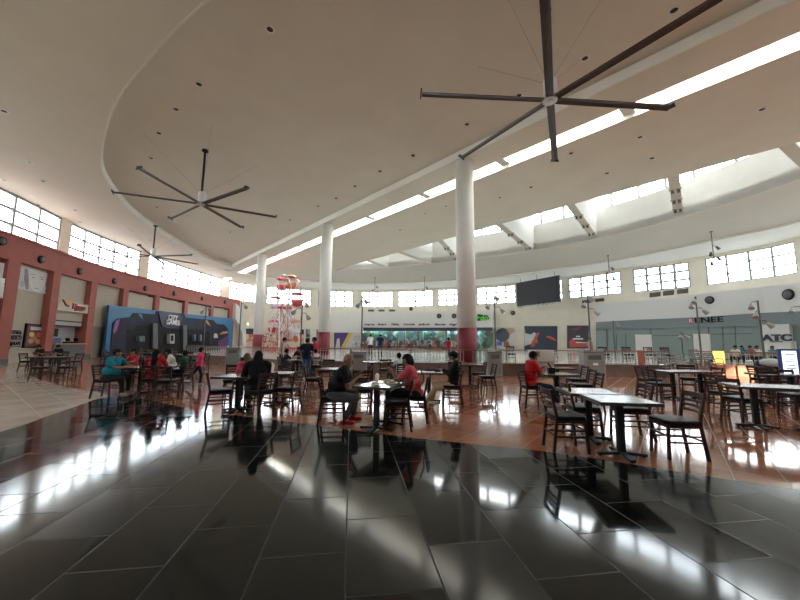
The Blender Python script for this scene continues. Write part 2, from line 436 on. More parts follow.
# pale fascia of the step and of the long beam
def ribbon(pts, z0, z1, th, closed=False):
    mb = MB(); n = len(pts)
    for i in range(n-1):
        a, b = Vector(pts[i]), Vector(pts[i+1]); d = (b-a).normalized(); nn = Vector((d.y, -d.x))*th
        q = [(a.x, a.y), (b.x, b.y), (b.x+nn.x, b.y+nn.y), (a.x+nn.x, a.y+nn.y)]
        mb.prism(q, z0, z1)
    return mb
M_fascia = mat('fascia_paint', (.80, .80, .74), .7)
struct(fix_normals(ribbon(INNER, ZC-.015, ZI-.12, -.07).build('trim_1', M_fascia)))
def on(c, t):  # point on the line n.p=c at distance t along it
    return (NX*c-NY*t, NY*c+NX*t)
tmin = (on(L1, 0), 0)
a = (20.4, -1.85); b = (-21.75, 43.85)
struct(fix_normals(ribbon([a, b], ZC-.02, ZI-.10, -.08).build('trim_2', M_fascia)))
z2 = clip(clip(OUT, LA, True), L3, False)
c3 = struct(fix_normals(MB().prism(z2, ZC, 11.6).build('ceiling_right', M_ceil)))
B = [(-9, 45.45), (-2.6, 43.75), (3.65, 41.2), (11, 37.0), (18.0, 30.5), (21.6, 24.3), (23.1, 18.8), (23.0, 14.5), (21.4, 12.49)]
BA = [tuple(v) for v in catmull(B, 1.0, closed=False)]
z3 = clip(OUT, LA, False)
# put the B arc into the straight edge of zone 3
idx = None
for i in range(len(z3)):
    a, b = z3[i], z3[(i+1) % len(z3)]
    if abs(a[0]*NX+a[1]*NY-LA) < 1e-4 and abs(b[0]*NX+b[1]*NY-LA) < 1e-4: idx = i
a = z3[idx]
arc = BA if a[0] < z3[(idx+1) % len(z3)][0] else BA[::-1]
z3 = z3[:idx+1]+arc+z3[idx+1:]
c4 = struct(fix_normals(MB().prism(z3, 11.35, 11.8).build('ceiling_far', M_white)))
E_ = [(-23.5, 45.4), (-20.3, 49), (-15.4, 52.6), (-9.8, 54.9), (0, 54.4), (7.5, 52), (14.35, 48.5), (23.5, 39.8), (28.6, 30.8), (30.8, 25), (30.5, 14), (26, 6.5)]
EA = [tuple(v) for v in catmull(E_, 1.0, closed=False)]
ring = EA + [(21.4, 12.5)] + BA[::-1][1:] + [(-22.0, 59.5-.0)][:0] + [((LA-NY*46.5)/NX-3, 46.9)][:0] + [(-21.5, 43.5+3.5)][:0]
ringo = struct(fix_normals(MB().prism(clip(EA+BA[::-1], LA-.01, False), ZC, 11.36).build('ceiling_ring', M_ceil2)))
struct(fix_normals(ribbon(EA[:-1], ZC-.16, 11.37, -.1).build('trim_12', mat('cove_trim', (.80, .77, .68), .7))))
lip = struct(fix_normals(ribbon(BA, ZC-.02, 11.62, -.12).build('trim_3', M_white)))
# clerestory above the opening: curved wall with panes, roof, back wall
def offs(pts, d):
    out = []; n = len(pts)
    for i in range(n):
        t = (Vector(pts[min(i+1, n-1)])-Vector(pts[max(i-1, 0)])).normalized(); out.append((pts[i][0]-t.y*d, pts[i][1]+t.x*d))
    return out
CB = offs(BA, .45)
ZW0, ZW1, ZR = 13.85, 15.05, 15.3
struct(fix_normals(ribbon(CB, 11.6, ZW0, -.15).build('wall_clerestory', M_white)))
wl = ribbon(CB, ZW1, ZR+.1, -.15).build('wall_clerestory_head', M_white); struct(wl)
fr = MB(); gl = MB()
for i in range(0, len(CB), 2):
    p = CB[i]; fr.box((p[0], p[1], (ZW0+ZW1)/2), (.2, .2, ZW1-ZW0))
for i in range(len(CB)-1):
    a, b = Vector(CB[i]), Vector(CB[i+1]); gl.add([(a.x, a.y, ZW0), (b.x, b.y, ZW0), (b.x, b.y, ZW1), (a.x, a.y, ZW1)], [(0, 1, 2, 3)])
wroot = struct(fr.build('window_clerestory', M_alu)); gl.build('window_pane', M_glass, wroot)
AP = [on(LA, t) for t in (0, 1)]
a = Vector(BA[-1]); b = Vector(BA[0])
struct(fix_normals(ribbon([tuple(a), tuple(b)], 11.6, ZR+.1, .12).build('wall_clerestory_back', M_white)))
struct(fix_normals(MB().prism(offs(BA, .9)+[(a.x-1, a.y-.8), (b.x-1, b.y-.8)], ZR, ZR+.2).build('ceiling_clerestory', M_white)))
FINS = [((15.75, 18.9), (20.6, 24.6)), ((11.8, 23.0), (17.6, 30.4)), ((8.05, 27.2), (13.8, 35.2)), ((3.8, 31.8), (6.9, 39.8)), ((.05, 36.2), (3.9, 41.8)), ((-3.95, 39.7), (-1.7, 43.6)), ((18.6, 15.6), (23.0, 18.2))]
spots = []
for i, (p, q) in enumerate(FINS):
    p, q = Vector(p), Vector(q); d = (q-p).normalized(); nn = Vector((-d.y, d.x))*.27
    while p.x*NX+p.y*NY > LA: p -= d*.2
    poly = [tuple(p+nn), tuple(p-nn), tuple(q-nn), tuple(q+nn)]
    o = struct(fix_normals(MB().prism(poly, 11.12, ZR).build('trim_%d' % (4+i), M_white)))
    s_ = MB().prism([tuple(p+nn*.98), tuple(p-nn*.98), tuple(q-nn*.98), tuple(q+nn*.98)], 11.03, 11.12); s_.build('soffit_board', M_beam, o)
    for k in range(3):
        for sd in (-1, 1): spots.append((p.lerp(q, .3+.27*k)+nn*.55*sd, d))
# long skylight slot between beam and right ceiling
far, near = 50.5, -22.0
sk = MB(); g2 = MB()
pa, pb, pc, pd = on(L2, near), on(L2, far), on(L3, far), on(L3, near)
g2.add([(*pa, 11.75), (*pb, 11.75), (*pc, 11.75), (*pd, 11.75)], [(0, 1, 2, 3)])
t = near+1
while t < far:
    q0, q1 = Vector(on(L2-.05, t)), Vector(on(L3+.05, t)); sk.bar((*q0, 11.68), (*q1, 11.68), .12 if int(round(t)) % 2 else .12, .16, side=(NY, -NX, 0)); t += 2.9
t = near+2.2
while t < far:
    q0, q1 = Vector(on(L2-.05, t)), Vector(on(L3+.05, t)); sk.bar((*q0, 11.3), (*q1, 11.3), .45, .3, side=(NY, -NX, 0)); t += 5.8
so = struct(sk.build('window_skylight', mat('skylight_bar', (.6, .6, .6), .6))); g2.build('window_pane', glass_mat('skylight_glass', (.9, .96, .98)), so)
end = [on(L2-.1, far-.2), on(L3+.1, far-.2), on(L3+.1, far+5), on(L2-.1, far+5)]
struct(fix_normals(MB().prism(end, ZC, 11.6).build('ceiling_end', M_ceil)))
end = [on(L2-.1, near+.2), on(L3+.1, near+.2), on(L3+.1, near-12), on(L2-.1, near-12)]
struct(fix_normals(MB().prism(end, ZC, 11.6).build('ceiling_back', M_ceil)))

# ---------------------------------------------------------------- walls and window band
SILL, HEAD, TOP = 8.0, 11.0, 11.9
def sp(px, py=300): return W(px, py)[0]
def spz(px, z=SILL):
    lo = None
    s = 8.0; prev = None
    while s < TOT:
        p = P(s)
        if p.y > 3:
            v = Vector((p.x, p.y, z-H)); x = 400+F*v.dot(rt)/v.dot(fw)
            if prev and prev[1] <= px < x: return prev[0]+(s-prev[0])*(px-prev[1])/(x-prev[1])
            prev = (s, x)
        s += .25
    raise ValueError(px)
s_left = spz(-330)
WIN = [(-190, -75, 5), (-66, 58, 4), (68, 139, 5), (147, 221, 6), (229, 262, 4), (266, 311, 4), (318, 353, 4), (361, 393, 4), (398, 433, 4), (438, 471, 4), (477, 516, 4), (522, 563, 4), (569, 622, 4), (634, 691, 4), (707, 798, 4), (812, 1000, 6)]
wins = []
for a, b, n in WIN: wins.append((spz(a), spz(b), n))
e0 = wins[-1][1]; e1 = TOT+wins[0][0]; nb = 9; st_ = (e1-e0)/nb
for k in range(nb): wins.append((e0+st_*(k+.5)-st_*.5+1.2, e0+st_*(k+1)-1.2+1.2-1.2, 4))
wins = wins[:16]+[wins[16], wins[18], wins[22], wins[24]]  # unseen windows behind the camera, added to brighten the columns and inner ceiling
s0 = wins[0][0]-1.2; s1 = wins[15][1]+.6
s_a, s_b = spz(225), spz(628)
for nm, a, b, mm in (('wall_left', s0, s_a, M_beige), ('wall_far', s_a, s_b, M_beige), ('wall_right', s_b, s1, M_beige)):
    mb = MB(); strip(mb, a, b, -.3, SILL, -.35, 0, mm)
    cur = a
    for (u, v, n) in wins:
        if u < a-.01 or u > b: continue
        strip(mb, cur, u, SILL, TOP, -.35, 0, mm); strip(mb, u, v, HEAD, TOP, -.35, 0, mm); cur = v
    if cur < b: strip(mb, cur, b, SILL, TOP, -.35, 0, mm)
    struct(fix_normals(mb.build(nm, mm)))
mb = strip(MB(), s1, TOT+s0, -.3, SILL, -.35, 0, M_beige); cur = s1
for (u, v, n) in wins[16:]:
    strip(mb, cur, u, SILL, TOP, -.35, 0, M_beige); strip(mb, u, v, HEAD, TOP, -.35, 0, M_beige); cur = v
strip(mb, cur, TOT+s0, SILL, TOP, -.35, 0, M_beige)
struct(fix_normals(mb.build('wall_back', M_beige)))
for i, (u, v, n) in enumerate(wins):
    mb = MB(); g = MB()
    for z in (SILL+.04, SILL+1.0, SILL+2.0, HEAD-.04): strip(mb, u, v, z-(.11 if 5 <= i <= 13 else .07), z+(.11 if 5 <= i <= 13 else .07), -.2, -.06)
    mw = .13 if 5 <= i <= 13 else .09
    for k in range(n+1):
        s = u+.04+(v-u-.08)*k/n; strip(mb, s-mw, s+mw, SILL, HEAD, -.2, -.06)
    n_ = 8; gv = [sn(u+(v-u)*k/n_, -.15, z) for k in range(n_+1) for z in (SILL, HEAD)]; g.add(gv, [(2*k, 2*k+2, 2*k+3, 2*k+1) for k in range(n_)])
    o = struct(fix_normals(mb.build('window_%d' % (i+1), M_alu))); g.build('window_pane', M_glass, o)
    p = sn((u+v)/2, -.3, (SILL+HEAD)/2); L = bpy.data.lights.new('daylight_portal', 'AREA'); L.shape = 'RECTANGLE'; L.size = v-u; L.size_y = HEAD-SILL
    L.cycles.is_portal = True
    lo = bpy.data.objects.new('daylight_portal', L); COL.objects.link(lo); q = P((u+v)/2, 1)-P((u+v)/2, 0)
    lo.location = p; lo.rotation_euler = Vector((q.x, q.y, 0)).to_track_quat('-Z', 'Z').to_euler()
L = bpy.data.lights.new('skylight_portal', 'AREA'); L.shape = 'RECTANGLE'; L.size = L3-L2; L.size_y = far-near; L.cycles.is_portal = True
lo = bpy.data.objects.new('skylight_portal', L); COL.objects.link(lo); c = on((L2+L3)/2, (far+near)/2); lo.location = (*c, 11.85); lo.rotation_euler = (0, 0, math.atan2(NY, NX))
for i in range(0, len(CB)-4, 4):
    a, b = Vector(CB[i]), Vector(CB[min(i+4, len(CB)-1)]); L = bpy.data.lights.new('clerestory_portal', 'AREA'); L.shape = 'RECTANGLE'; L.size = (b-a).length; L.size_y = ZW1-ZW0; L.cycles.is_portal = True
    d = (b-a).normalized(); lo = bpy.data.objects.new('clerestory_portal', L); COL.objects.link(lo); lo.location = (*((a+b)/2+Vector((-d.y, d.x))*.1), (ZW0+ZW1)/2)
    lo.rotation_euler = Vector((d.y, -d.x, 0)).to_track_quat('-Z', 'Z').to_euler()
#@@PART2
# ---------------------------------------------------------------- columns
COLP = [(3.36, 17.35), (-6.0, 27.4), (-15.3, 37.4)]
for (x, y), lab in zip(COLP, ['round white column with red foot just behind the middle of the railing, nearest of three',
                              'round white column with red foot behind the standing group, middle of three',
                              'round white column with red foot beside the ferris wheel, farthest of three']):
    t = thing('column', lab, 'column', (x, y, PZ))
    MB().lathe([(.0, 1.75), (.47, 1.75), (.47, ZC-PZ), (.0, ZC-PZ)], n=32).build('column_shaft', M_col, t)
    MB().lathe([(.0, 0), (.485, 0), (.485, 1.76), (.0, 1.76)], n=32).build('red_base', M_redcol, t)

# ---------------------------------------------------------------- facade at the left: red frame, beige panels
F0, F1 = 0.0, .9
fac = MB()
def quadpx(mb, xs, ytop, ybot, off, th, m): return wpoly(mb, [(xs[0], ytop[0]), (xs[1], ytop[1]), (xs[1]+xs[2], ybot[1]), (xs[0]+xs[2], ybot[0])], off, th, m)
sL = spz(-200); sR = spz(236)
strip(fac, sL, sR, 6.45, 8.0, 0, F1)
strip(fac, sL-.1, sR+.1, 7.9, 8.06, 0, F1+.12)
PIL = [(10, 300, .85), (54.5, 300, .75), (93, 300, .75), (125.5, 300, .7), (157.5, 303, .7), (186.5, 305, .7), (212.5, 308, .7), (232, 310, 1.2)]
pils = []
for x, y, wd in PIL:
    s, z = W(x, y, F1); pils.append(s); strip(fac, s-wd/2, s+wd/2, 0, 6.5, 0, F1)
s, z = W(-60, 300, F1); strip(fac, s-.4, s+.4, 0, 6.5, 0, F1)
fo = struct(fix_normals(fac.build('wall_left_facade', M_red)))
bb = MB()
for s in pils[:4]: strip(bb, s-.42, s+.42, 0, .3, 0, F1+.04)
bb.build('baseboard', M_dkgrey, fo)
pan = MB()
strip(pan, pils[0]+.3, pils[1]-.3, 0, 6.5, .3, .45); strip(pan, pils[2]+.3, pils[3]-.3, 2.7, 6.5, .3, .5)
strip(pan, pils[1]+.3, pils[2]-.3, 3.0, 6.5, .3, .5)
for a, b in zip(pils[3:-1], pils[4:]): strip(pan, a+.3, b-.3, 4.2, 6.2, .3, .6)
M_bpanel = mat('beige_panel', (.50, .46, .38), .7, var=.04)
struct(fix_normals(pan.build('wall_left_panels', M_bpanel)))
mb = MB(); strip(mb, pils[2]+.35, pils[3]-.35, 0, 2.7, .3, .42)
for k in range(12): strip(mb, pils[2]+.35, pils[3]-.35, .1+.21*k, .13+.21*k, .42, .45)
tag(fix_normals(mb.build('roller_shutter', mat('shutter_grey', (.30, .28, .25), .6))), 'closed grey roller shutter between red pilasters left of the blue arcade front', 'shutter')
# black round wall speakers on the red band
first = None
def round_speaker(name, px, py, off, r, lab, grp, mt=M_black):
    global first
    mm = wframe(px, py, off)
    if first is None:
        t = thing(name, lab, 'speaker', group=grp)
        MB().cyl((0, 0, 0), (0, 0, .12), 1, .9, 20).build('speaker_housing', mt, t); MB().lathe([(0, .125), (.7, .13), (.72, .12)], n=16).build('speaker_grille', M_dkgrey, t); first = t
    else: t = dup(first, (0, 0, 0), 0, lab, grp)
    t.matrix_world = mm @ Matrix.Diagonal((r, r, 1, 1))
    return t
GS = 'round black wall speakers on the red band'
for (x, y), l in zip([(1, 241), (40.5, 259.5), (79, 271.5), (114, 281), (145, 288.5), (174, 293.5), (202, 298.5), (225, 302)],
    ['round dark speaker on red band at the left edge of the photo', 'round dark speaker on red band above the face mural', 'round dark speaker on red band above the orange bird logo counter',
     'round dark speaker on red band above the closed grey shutter', 'round dark speaker on red band above the left end of the arcade front', 'round dark speaker on red band above the big white arcade lettering',
     'round dark speaker on red band right of the big white arcade lettering', 'round dark speaker on red band at its far right end']):
    round_speaker('round_speaker', x, y, F1, .28, l, GS)
GS = 'round black speakers on the far fascia'
for (x, y, r), l in zip([(411, 309, .35), (439, 316, .42), (454, 316, .42), (513, 313, .38), (709.5, 300, .42), (788.5, 294.5, .5)],
    ['small round black speaker above the long shop fascia near its middle', 'round black speaker on white fascia, left of the pair by the big column', 'round black speaker on white fascia, touching the big column side of the pair',
     'round black speaker on beige wall below the big black screen', 'round black speaker on white fascia above the crimson logo tile', 'large round black speaker on white fascia above the lettered white panel']):
    round_speaker('round_speaker', x, y, 2.05 if r >= .42 else .02, r, l, GS)

# ---------------------------------------------------------------- things on the left facade
# picture of a face above the beige panel
M_paper = mat('grey_print_paper', (.62, .64, .66), .6, var=.1, vscale=1.2)
M_ink = mat('grey_print_ink', (.28, .27, .29), .6, var=.2, vscale=1.5); M_ink2 = mat('pale_print_ink', (.72, .72, .73), .6, var=.05)
t = tag(fix_normals(wpoly(MB(), [(20.3, 266), (52, 274.5), (50.5, 295), (18, 289)], .45, .1).build('face_mural', M_paper)), 'grey and white mural of a face high on the beige panel at left', 'mural')
k = MB()
def el_px(mb, cx_, cy_, rx, ry, off, th, m, n=14, a0=0): return wpoly(mb, [(cx_+rx*math.cos(2*math.pi*i/n), cy_+ry*math.sin(2*math.pi*i/n)) for i in range(n)], off, th, m)
wpoly(k, [(25, 268.5), (28, 269), (28.5, 289.5), (26, 289), (24.5, 280)], .55, .012, M_ink)
wpoly(k, [(46, 273.5), (50, 274.2), (48, 285), (45.5, 288)], .55, .012, M_ink)
wpoly(k, [(28, 269.5), (33, 269.3), (38, 271), (47, 273.2), (46, 282), (43, 290), (38, 292.5), (32, 290), (29, 283)], .55, .014, M_ink2)
for cx_, cy_ in ((33.5, 277.5), (42, 279.5)): el_px(k, cx_, cy_, 1.3, .6, .564, .012, M_ink, 8)
wpoly(k, [(31.3, 274.3), (35.5, 274.8), (35.5, 275.4), (31.3, 274.9)], .564, .012, M_ink); wpoly(k, [(40, 276.6), (44, 277.3), (44, 278), (40, 277.2)], .564, .012, M_ink)
el_px(k, 36.5, 288.3, 2.4, .5, .564, .012, M_ink, 8)
el_px(k, 22.7, 284, 2, 3, .564, .012, mat('pale_teal_ink', (.42, .52, .55), .6), 10)
el_px(k, 47.5, 290.5, 2, 1.8, .564, .012, mat('navy_ink', (.05, .06, .16), .6), 8)
fix_normals(k.build('printed_face', None, t))
# framed poster
t = tag(fix_normals(wpoly(MB(), [(27.2, 323.3), (45.8, 325), (43.2, 348), (23.5, 348)], .45, .12).build('framed_poster', M_black)), 'dark framed food poster hanging on the beige panel at left', 'poster')
M_post = mat('maroon_print', (.16, .035, .035), .4)
k = MB(); wpoly(k, [(28.6, 325), (44.4, 326.4), (42, 346.3), (25.2, 346.2)], .57, .01, M_post)
wpoly(k, [(31, 326.6), (42, 327.5), (41.6, 330.5), (30.6, 330)], .58, .012, mat('poster_white', (.6, .6, .65), .5))
for cx_, cy_, c in ((32, 334.5, (.75, .55, .15)), (39, 335, (.6, .12, .08)), (31, 341, (.55, .3, .12)), (38, 341.5, (.65, .32, .15)), (34.5, 338.5, (.45, .2, .1))):
    el_px(k, cx_, cy_, 2.8, 2.6, .58, .012, mat('food_print_%d' % int(c[1]*100), c, .5), 10)
fix_normals(k.build('printed_food', None, t))
# slogan
slog = thing('slogan', 'three lines of black slogan lettering on beige panel left of the poster', 'lettering')
for i, (wd, y, sz) in enumerate((('NATURAL', 332.8, .30), ('FRESCO', 338, .36), ('WRAPS', 343.8, .32))):
    text('letters', wd, sz, M_black, slog, wframe(15.3, y, .47), .01, .008, sx=.8)
k = MB()
for y in (330.3, 335.4, 340.8, 346.3): wpoly(k, [(11, y-.2), (21, y-.1), (20.9, y+.5), (10.9, y+.4)], .45, .02)
fix_normals(k.build('ruled_line', M_black, slog))
# food counter with the orange bird logo
t = tag(fix_normals(wpoly(MB(), [(58.5, 302), (89, 305), (87.7, 313.7), (57.3, 310.2)], .5, .35).build('shop_sign', mat('cream_sign', (.62, .58, .48), .6))), 'cream sign board with red lettering and orange flame logo over food counter', 'sign')
text('letters', 'Tijuana', .6, mat('sign_red', (.42, .02, .05), .5), t, wframe(78.5, 307.3, .9), .03, .012, .25)
text('letters', 'de Noche', .2, mat('sign_red', (.42, .02, .05), .5), t, wframe(79.5, 310.1, .9), .02, .01)
k = MB(); wpoly(k, [(63, 299.3), (66, 301.3), (71, 300.6), (74, 301.8), (71.5, 303.3), (69, 305.5), (66, 303.3)], .86, .05, mat('flame_orange', (.75, .35, .08), .5))
wpoly(k, [(63, 299.3), (65, 300.5), (67, 305), (70, 306), (69, 307), (66, 305.5)], .87, .06, mat('flame_dark', (.12, .03, .03), .5)); fix_normals(k.build('flame_logo', None, t))
ctr = MB(); strip(ctr, pils[1]+.4, pils[2]-.4, 0, 1.15, .75, .95, M_dkgrey); strip(ctr, pils[1]+.35, pils[2]-.35, 1.15, 1.25, .6, 1.1, mat('counter_top_tan', (.35, .25, .15), .4))
cw = tag(fix_normals(ctr.build('food_counter')), 'dark food counter with tan top under the orange flame sign', 'counter')
k = MB(); strip(k, pils[1]+.4, pils[2]-.4, 0, 3.0, .02, .1, mat('kitchen_wall', (.40, .40, .40), .6)); struct(fix_normals(k.build('wall_kitchen')))
k = MB(); strip(k, pils[1]+.5, pils[2]-.5, 2.55, 3.0, .55, .62, M_black)
mn = tag(fix_normals(k.build('menu_board')), 'long black menu board with white print above the food counter', 'menu board')
k = MB()
for i in range(14):
    a = pils[1]+.6+(pils[2]-pils[1]-1.2)*i/14; strip(k, a, a+.22, 2.62, 2.92, .62, .635)
fix_normals(k.build('menu_print', mat('menu_print', (.5, .5, .5), .6), mn))
k = MB(); s_ = pils[1]; strip(k, s_+.6, s_+1.7, 1.75, 2.35, .3, .4, M_black); tag(fix_normals(k.build('menu_screen')), 'black screen on the kitchen wall behind the food counter', 'screen')
k = MB(); strip(k, s_+.6, s_+1.6, 1.25, 1.65, .5, .7, mat('blue_board', (.05, .12, .3), .5)); tag(fix_normals(k.build('display_case')), 'small blue fronted case at the left end of the food counter', 'case')
for dx, l in ((2.1, 'black till on the food counter, left of two'), (3.1, 'black till on the food counter, right of two')):
    p = sn(s_+dx, .8, 1.25); t = thing('cash_register', l, 'till', p, 0, 'tills on the food counter')
    MB().box((0, 0, .06), (.36, .34, .12)).box((0, .05, .28), (.32, .05, .26), M=Matrix.Rotation(.25, 4, 'X')).build('register_body', M_black, t, bevel=.01)
# white and black shop sign cut by the left edge
k = MB(); wpoly(k, [(-30, 255), (6.7, 264), (4, 286), (0, 300), (-30, 300)], .5, .2, mat('pale_sign', (.7, .7, .75), .5)); wpoly(k, [(-30, 290), (4.5, 292), (2, 302), (-30, 302)], .7, .05, mat('sign_dark_red', (.25, .02, .03), .5))
t = tag(fix_normals(k.build('corner_sign')), 'white and dark red shop sign cut off by the left photo edge', 'sign')
text('letters', "'s", 1.5, mat('letter_white', (.85, .85, .85), .5), t, wframe(4.3, 290.5, .8), .06, .1)
text('letters', "y", 1.5, mat('letter_white', (.85, .85, .85), .5), t, wframe(-1.2, 289.5, .8), .06, .1)
k = MB(); wpoly(k, [(-30, 300), (1.5, 303), (-3, 362), (-30, 364)], .3, .1, mat('shop_dark_red', (.12, .015, .02), .5)); struct(fix_normals(k.build('wall_shop_corner')))

# ---------------------------------------------------------------- arcade front
AO = F1+.05
M_blue = mat('arcade_blue', (.03, .17, .36), .45); M_navy = mat('arcade_navy', (.020, .024, .045), .6, spec=.25, var=.3, vscale=.7); M_pill = mat('arcade_grey', (.10, .11, .12), .5)
arc = thing('arcade_front', 'blue and navy games arcade front with white lettering and dark bays', 'shop front')
k = MB(); wpoly(k, [(109.5, 305), (140, 308), (170, 311.5), (200, 315), (232.5, 318), (232, 356), (226, 356), (226, 326), (108, 316.5), (111, 356), (105, 356)][:0] or [(109.5, 305), (140, 308.5), (170, 312), (200, 315.3), (232.7, 318.3), (232.2, 358), (104.5, 357.5)], AO, .2, M_blue)
fix_normals(k.build('blue_surround', None, arc))
k = MB(); wpoly(k, [(110, 357.5), (113, 323), (118, 318.5), (131, 317), (134, 313), (156, 314.2), (157, 311), (184, 313.8), (186, 317.5), (213, 320), (217, 323.8), (224, 324.5), (228.3, 329), (228, 358)], AO+.2, .08, M_navy)
fix_normals(k.build('navy_mural', None, arc))
k = MB(); wpoly(k, [(113.5, 330), (116, 321), (120, 319), (117, 330), (114, 334)], AO+.28, .02, mat('mural_violet', (.25, .07, .30), .5))
wpoly(k, [(138.5, 314), (141.5, 314.3), (143, 319.5)], AO+.28, .02, mat('mural_cyan', (.05, .3, .5), .5))
wpoly(k, [(160, 314.4), (170, 312.6), (171, 313.6), (163, 315.8)], AO+.28, .02, mat('mural_cyan', (.05, .3, .5), .5))
wpoly(k, [(188, 317.7), (190, 315.4), (214, 317.6), (215.5, 320.2)], AO+.285, .02, M_blue)
wpoly(k, [(205.5, 320), (208, 321), (210.5, 326), (207.5, 324)], AO+.28, .02, mat('mural_orange', (.55, .22, .08), .5))
wpoly(k, [(219, 334.5), (223, 331.5), (228, 331), (227.5, 333.5)], AO+.28, .02, mat('mural_orange', (.55, .22, .08), .5))
wpoly(k, [(218, 342), (228, 335), (228, 350), (220, 350)], AO+.281, .02, mat('mural_purple', (.12, .03, .12), .5))
wpoly(k, [(214.5, 333.5), (217, 333.5), (217.8, 336), (217.8, 338), (214, 338), (213.8, 336)], AO+.28, .02, mat('mural_white', (.5, .5, .52), .5))
fix_normals(k.build('mural_shapes', None, arc))
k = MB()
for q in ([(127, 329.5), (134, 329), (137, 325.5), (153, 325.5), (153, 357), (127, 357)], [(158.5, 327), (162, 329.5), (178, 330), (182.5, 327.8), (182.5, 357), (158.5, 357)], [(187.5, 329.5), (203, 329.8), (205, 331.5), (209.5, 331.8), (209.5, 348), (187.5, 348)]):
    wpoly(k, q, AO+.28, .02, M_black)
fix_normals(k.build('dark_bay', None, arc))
k = MB()
for x0, x1, y0 in ((153.3, 158, 323), (183.2, 187, 325)): wpoly(k, [(x0, y0), (x1, y0+.4), (x1, 358), (x0, 358)], AO+.28, .25, M_pill)
fix_normals(k.build('grey_pillar', None, arc))
k = MB(); wpoly(k, [(159, 313.2), (162.5, 311.6), (179, 313.2), (182.5, 316), (181, 324), (177, 328.5), (168, 328.3), (162, 326)], AO+.28, .12, mat('badge_navy', (.02, .022, .06), .4)); fix_normals(k.build('sign_badge', None, arc))
M_lw = mat('letter_white', (.85, .85, .85), .5)
text('letters', 'CITY', .78, M_lw, arc, wframe(173, 317.9, AO+.47), .04, .015)
text('letters', 'GAMES', .78, M_lw, arc, wframe(173, 322.7, AO+.47), .04, .015)
# machines glimpsed in the bays
def inbay(nm, lab, cat, pts, m, off=AO+.32, th=.35, grp=None):
    return tag(fix_normals(wpoly(MB(), pts, off, th, m).build(nm)), lab, cat, grp)
t = inbay('claw_machine', 'white framed claw machine inside the middle arcade bay', 'game machine', [(169.8, 334), (174.7, 334), (174.5, 343.6), (169.8, 343.6)], mat('machine_white', (.45, .48, .52), .4))
fix_normals(wpoly(MB(), [(171, 335.3), (173.6, 335.3), (173.5, 341), (171, 341)], AO+.67, .02, M_black).build('machine_window', None, t))
t = inbay('game_screen', 'grey game screen glowing faintly in the left arcade bay', 'screen', [(139.5, 336), (145, 336), (145, 341.5), (139.5, 341.5)], mat('dim_screen', (.12, .16, .17), .3))
for x, l in ((195, 'pale strip light on a game cabinet, left of two in the right bay'), (201, 'pale strip light on a game cabinet, right of two in the right bay')):
    inbay('game_cabinet', l, 'game machine', [(x-.5, 334.5), (x+.9, 334.5), (x+.9, 341), (x-.5, 341)], mat('machine_blue', (.15, .22, .30), .4), grp=None)
# white arch beside the arcade and beige wall beyond
k = MB(); wpoly(k, [(236.5, 303.5), (239, 306), (243, 318), (246, 330), (246.3, 357), (243, 357), (242.5, 334), (239.5, 325), (235.5, 318.5)], .5, 1.0, M_white)
tag(fix_normals(k.build('white_arch')), 'curved white arch rising between the arcade front and the beige wall', 'arch')

# ---------------------------------------------------------------- far shops
# supermarket
SO = 1.6
def wp(nm, pts, off, th, m, par=None):
    o = fix_normals(wpoly(MB(), pts, off, th, m).build(nm, None, par)); return o
shop = wp('supermarket_fascia', [(362, 312.2), (400, 312.2), (482, 311.5), (492, 311.5), (492, 327.3), (362, 327.3)], 0, 2.0, M_white); struct(shop); shop.name = 'wall_fascia_market'
b = struct(wp('wall_fascia_side', [(331.5, 313.5), (363, 312.2), (363, 333), (331.5, 333)], 0, 2.1, M_white))
lt = thing('fascia_lettering', 'row of small dark department names along the white market fascia', 'lettering')
for x, wd in zip((369, 382, 395, 409, 424, 440, 453), ('Limpieza', 'Envases', 'Oficina', 'Ferreteria', 'Jardineria', 'Mascotas', 'Hogar')):
    text('letters', wd, .5, mat('letter_navy', (.03, .035, .08), .5), lt, wframe(x, 324.4, 2.06), .02, .02, .2)
M_teal = mottle_mat('market_goods', [(.08, .13, .13), (.05, .22, .12), (.20, .32, .34), (.35, .45, .45), (.10, .20, .10), (.06, .09, .10), (.45, .50, .45), (.2, .1, .08)], 1.6, .6, 'voronoi')
sh = tag(wp('stocked_shelf', [(362, 328), (400, 328), (492.5, 328), (492.5, 352), (362, 352)], .1, .3, M_teal), 'wall of green and grey stocked shelves inside the market', 'shelving')
sh['kind'] = 'stuff'
k = MB()
for x in (362.8, 376, 390, 404, 418, 432, 446, 460, 474, 486): wpoly(k, [(x-.35, 327), (x+.35, 327), (x+.35, 352), (x-.35, 352)], 1.5, .12)
wpoly(k, [(362, 326.8), (400, 326.8), (492.5, 326.8), (492.5, 330.8), (362, 330.8)], 1.4, .1, mat('header_slate', (.05, .065, .10), .5))
gg = struct(fix_normals(k.build('window_market', M_alu)))
wp('window_pane', [(362, 330.8), (492.5, 330.8), (492.5, 352), (362, 352)], 1.45, .02, M_shopglass, gg)
for i, (x, wd) in enumerate(((400.5, 5), (421, 4), (445.5, 3.2))):
    tag(wp('shop_pillar', [(x-wd/2, 331), (x+wd/2, 331), (x+wd/2, 347), (x-wd/2, 347)], .6, .5, mat('pillar_pale_blue', (.45, .58, .62), .5)), 'pale blue pillar inside the market, ' + ('leftmost of three', 'middle of three', 'rightmost of three')[i], 'pillar')
lm = MB()
for x in range(366, 484, 8): wpoly(lm, [(x, 329.2), (x+5.5, 329.2), (x+5.5, 329.9), (x, 329.9)], .9, .3)
tag(fix_normals(lm.build('ceiling_lamp_row', mat('lamp_tube', (.9, .9, .9), .5, emit=(.9, 1, .97), es=9))), 'row of lit lamp tubes inside the market', 'ceiling light', kind='stuff')
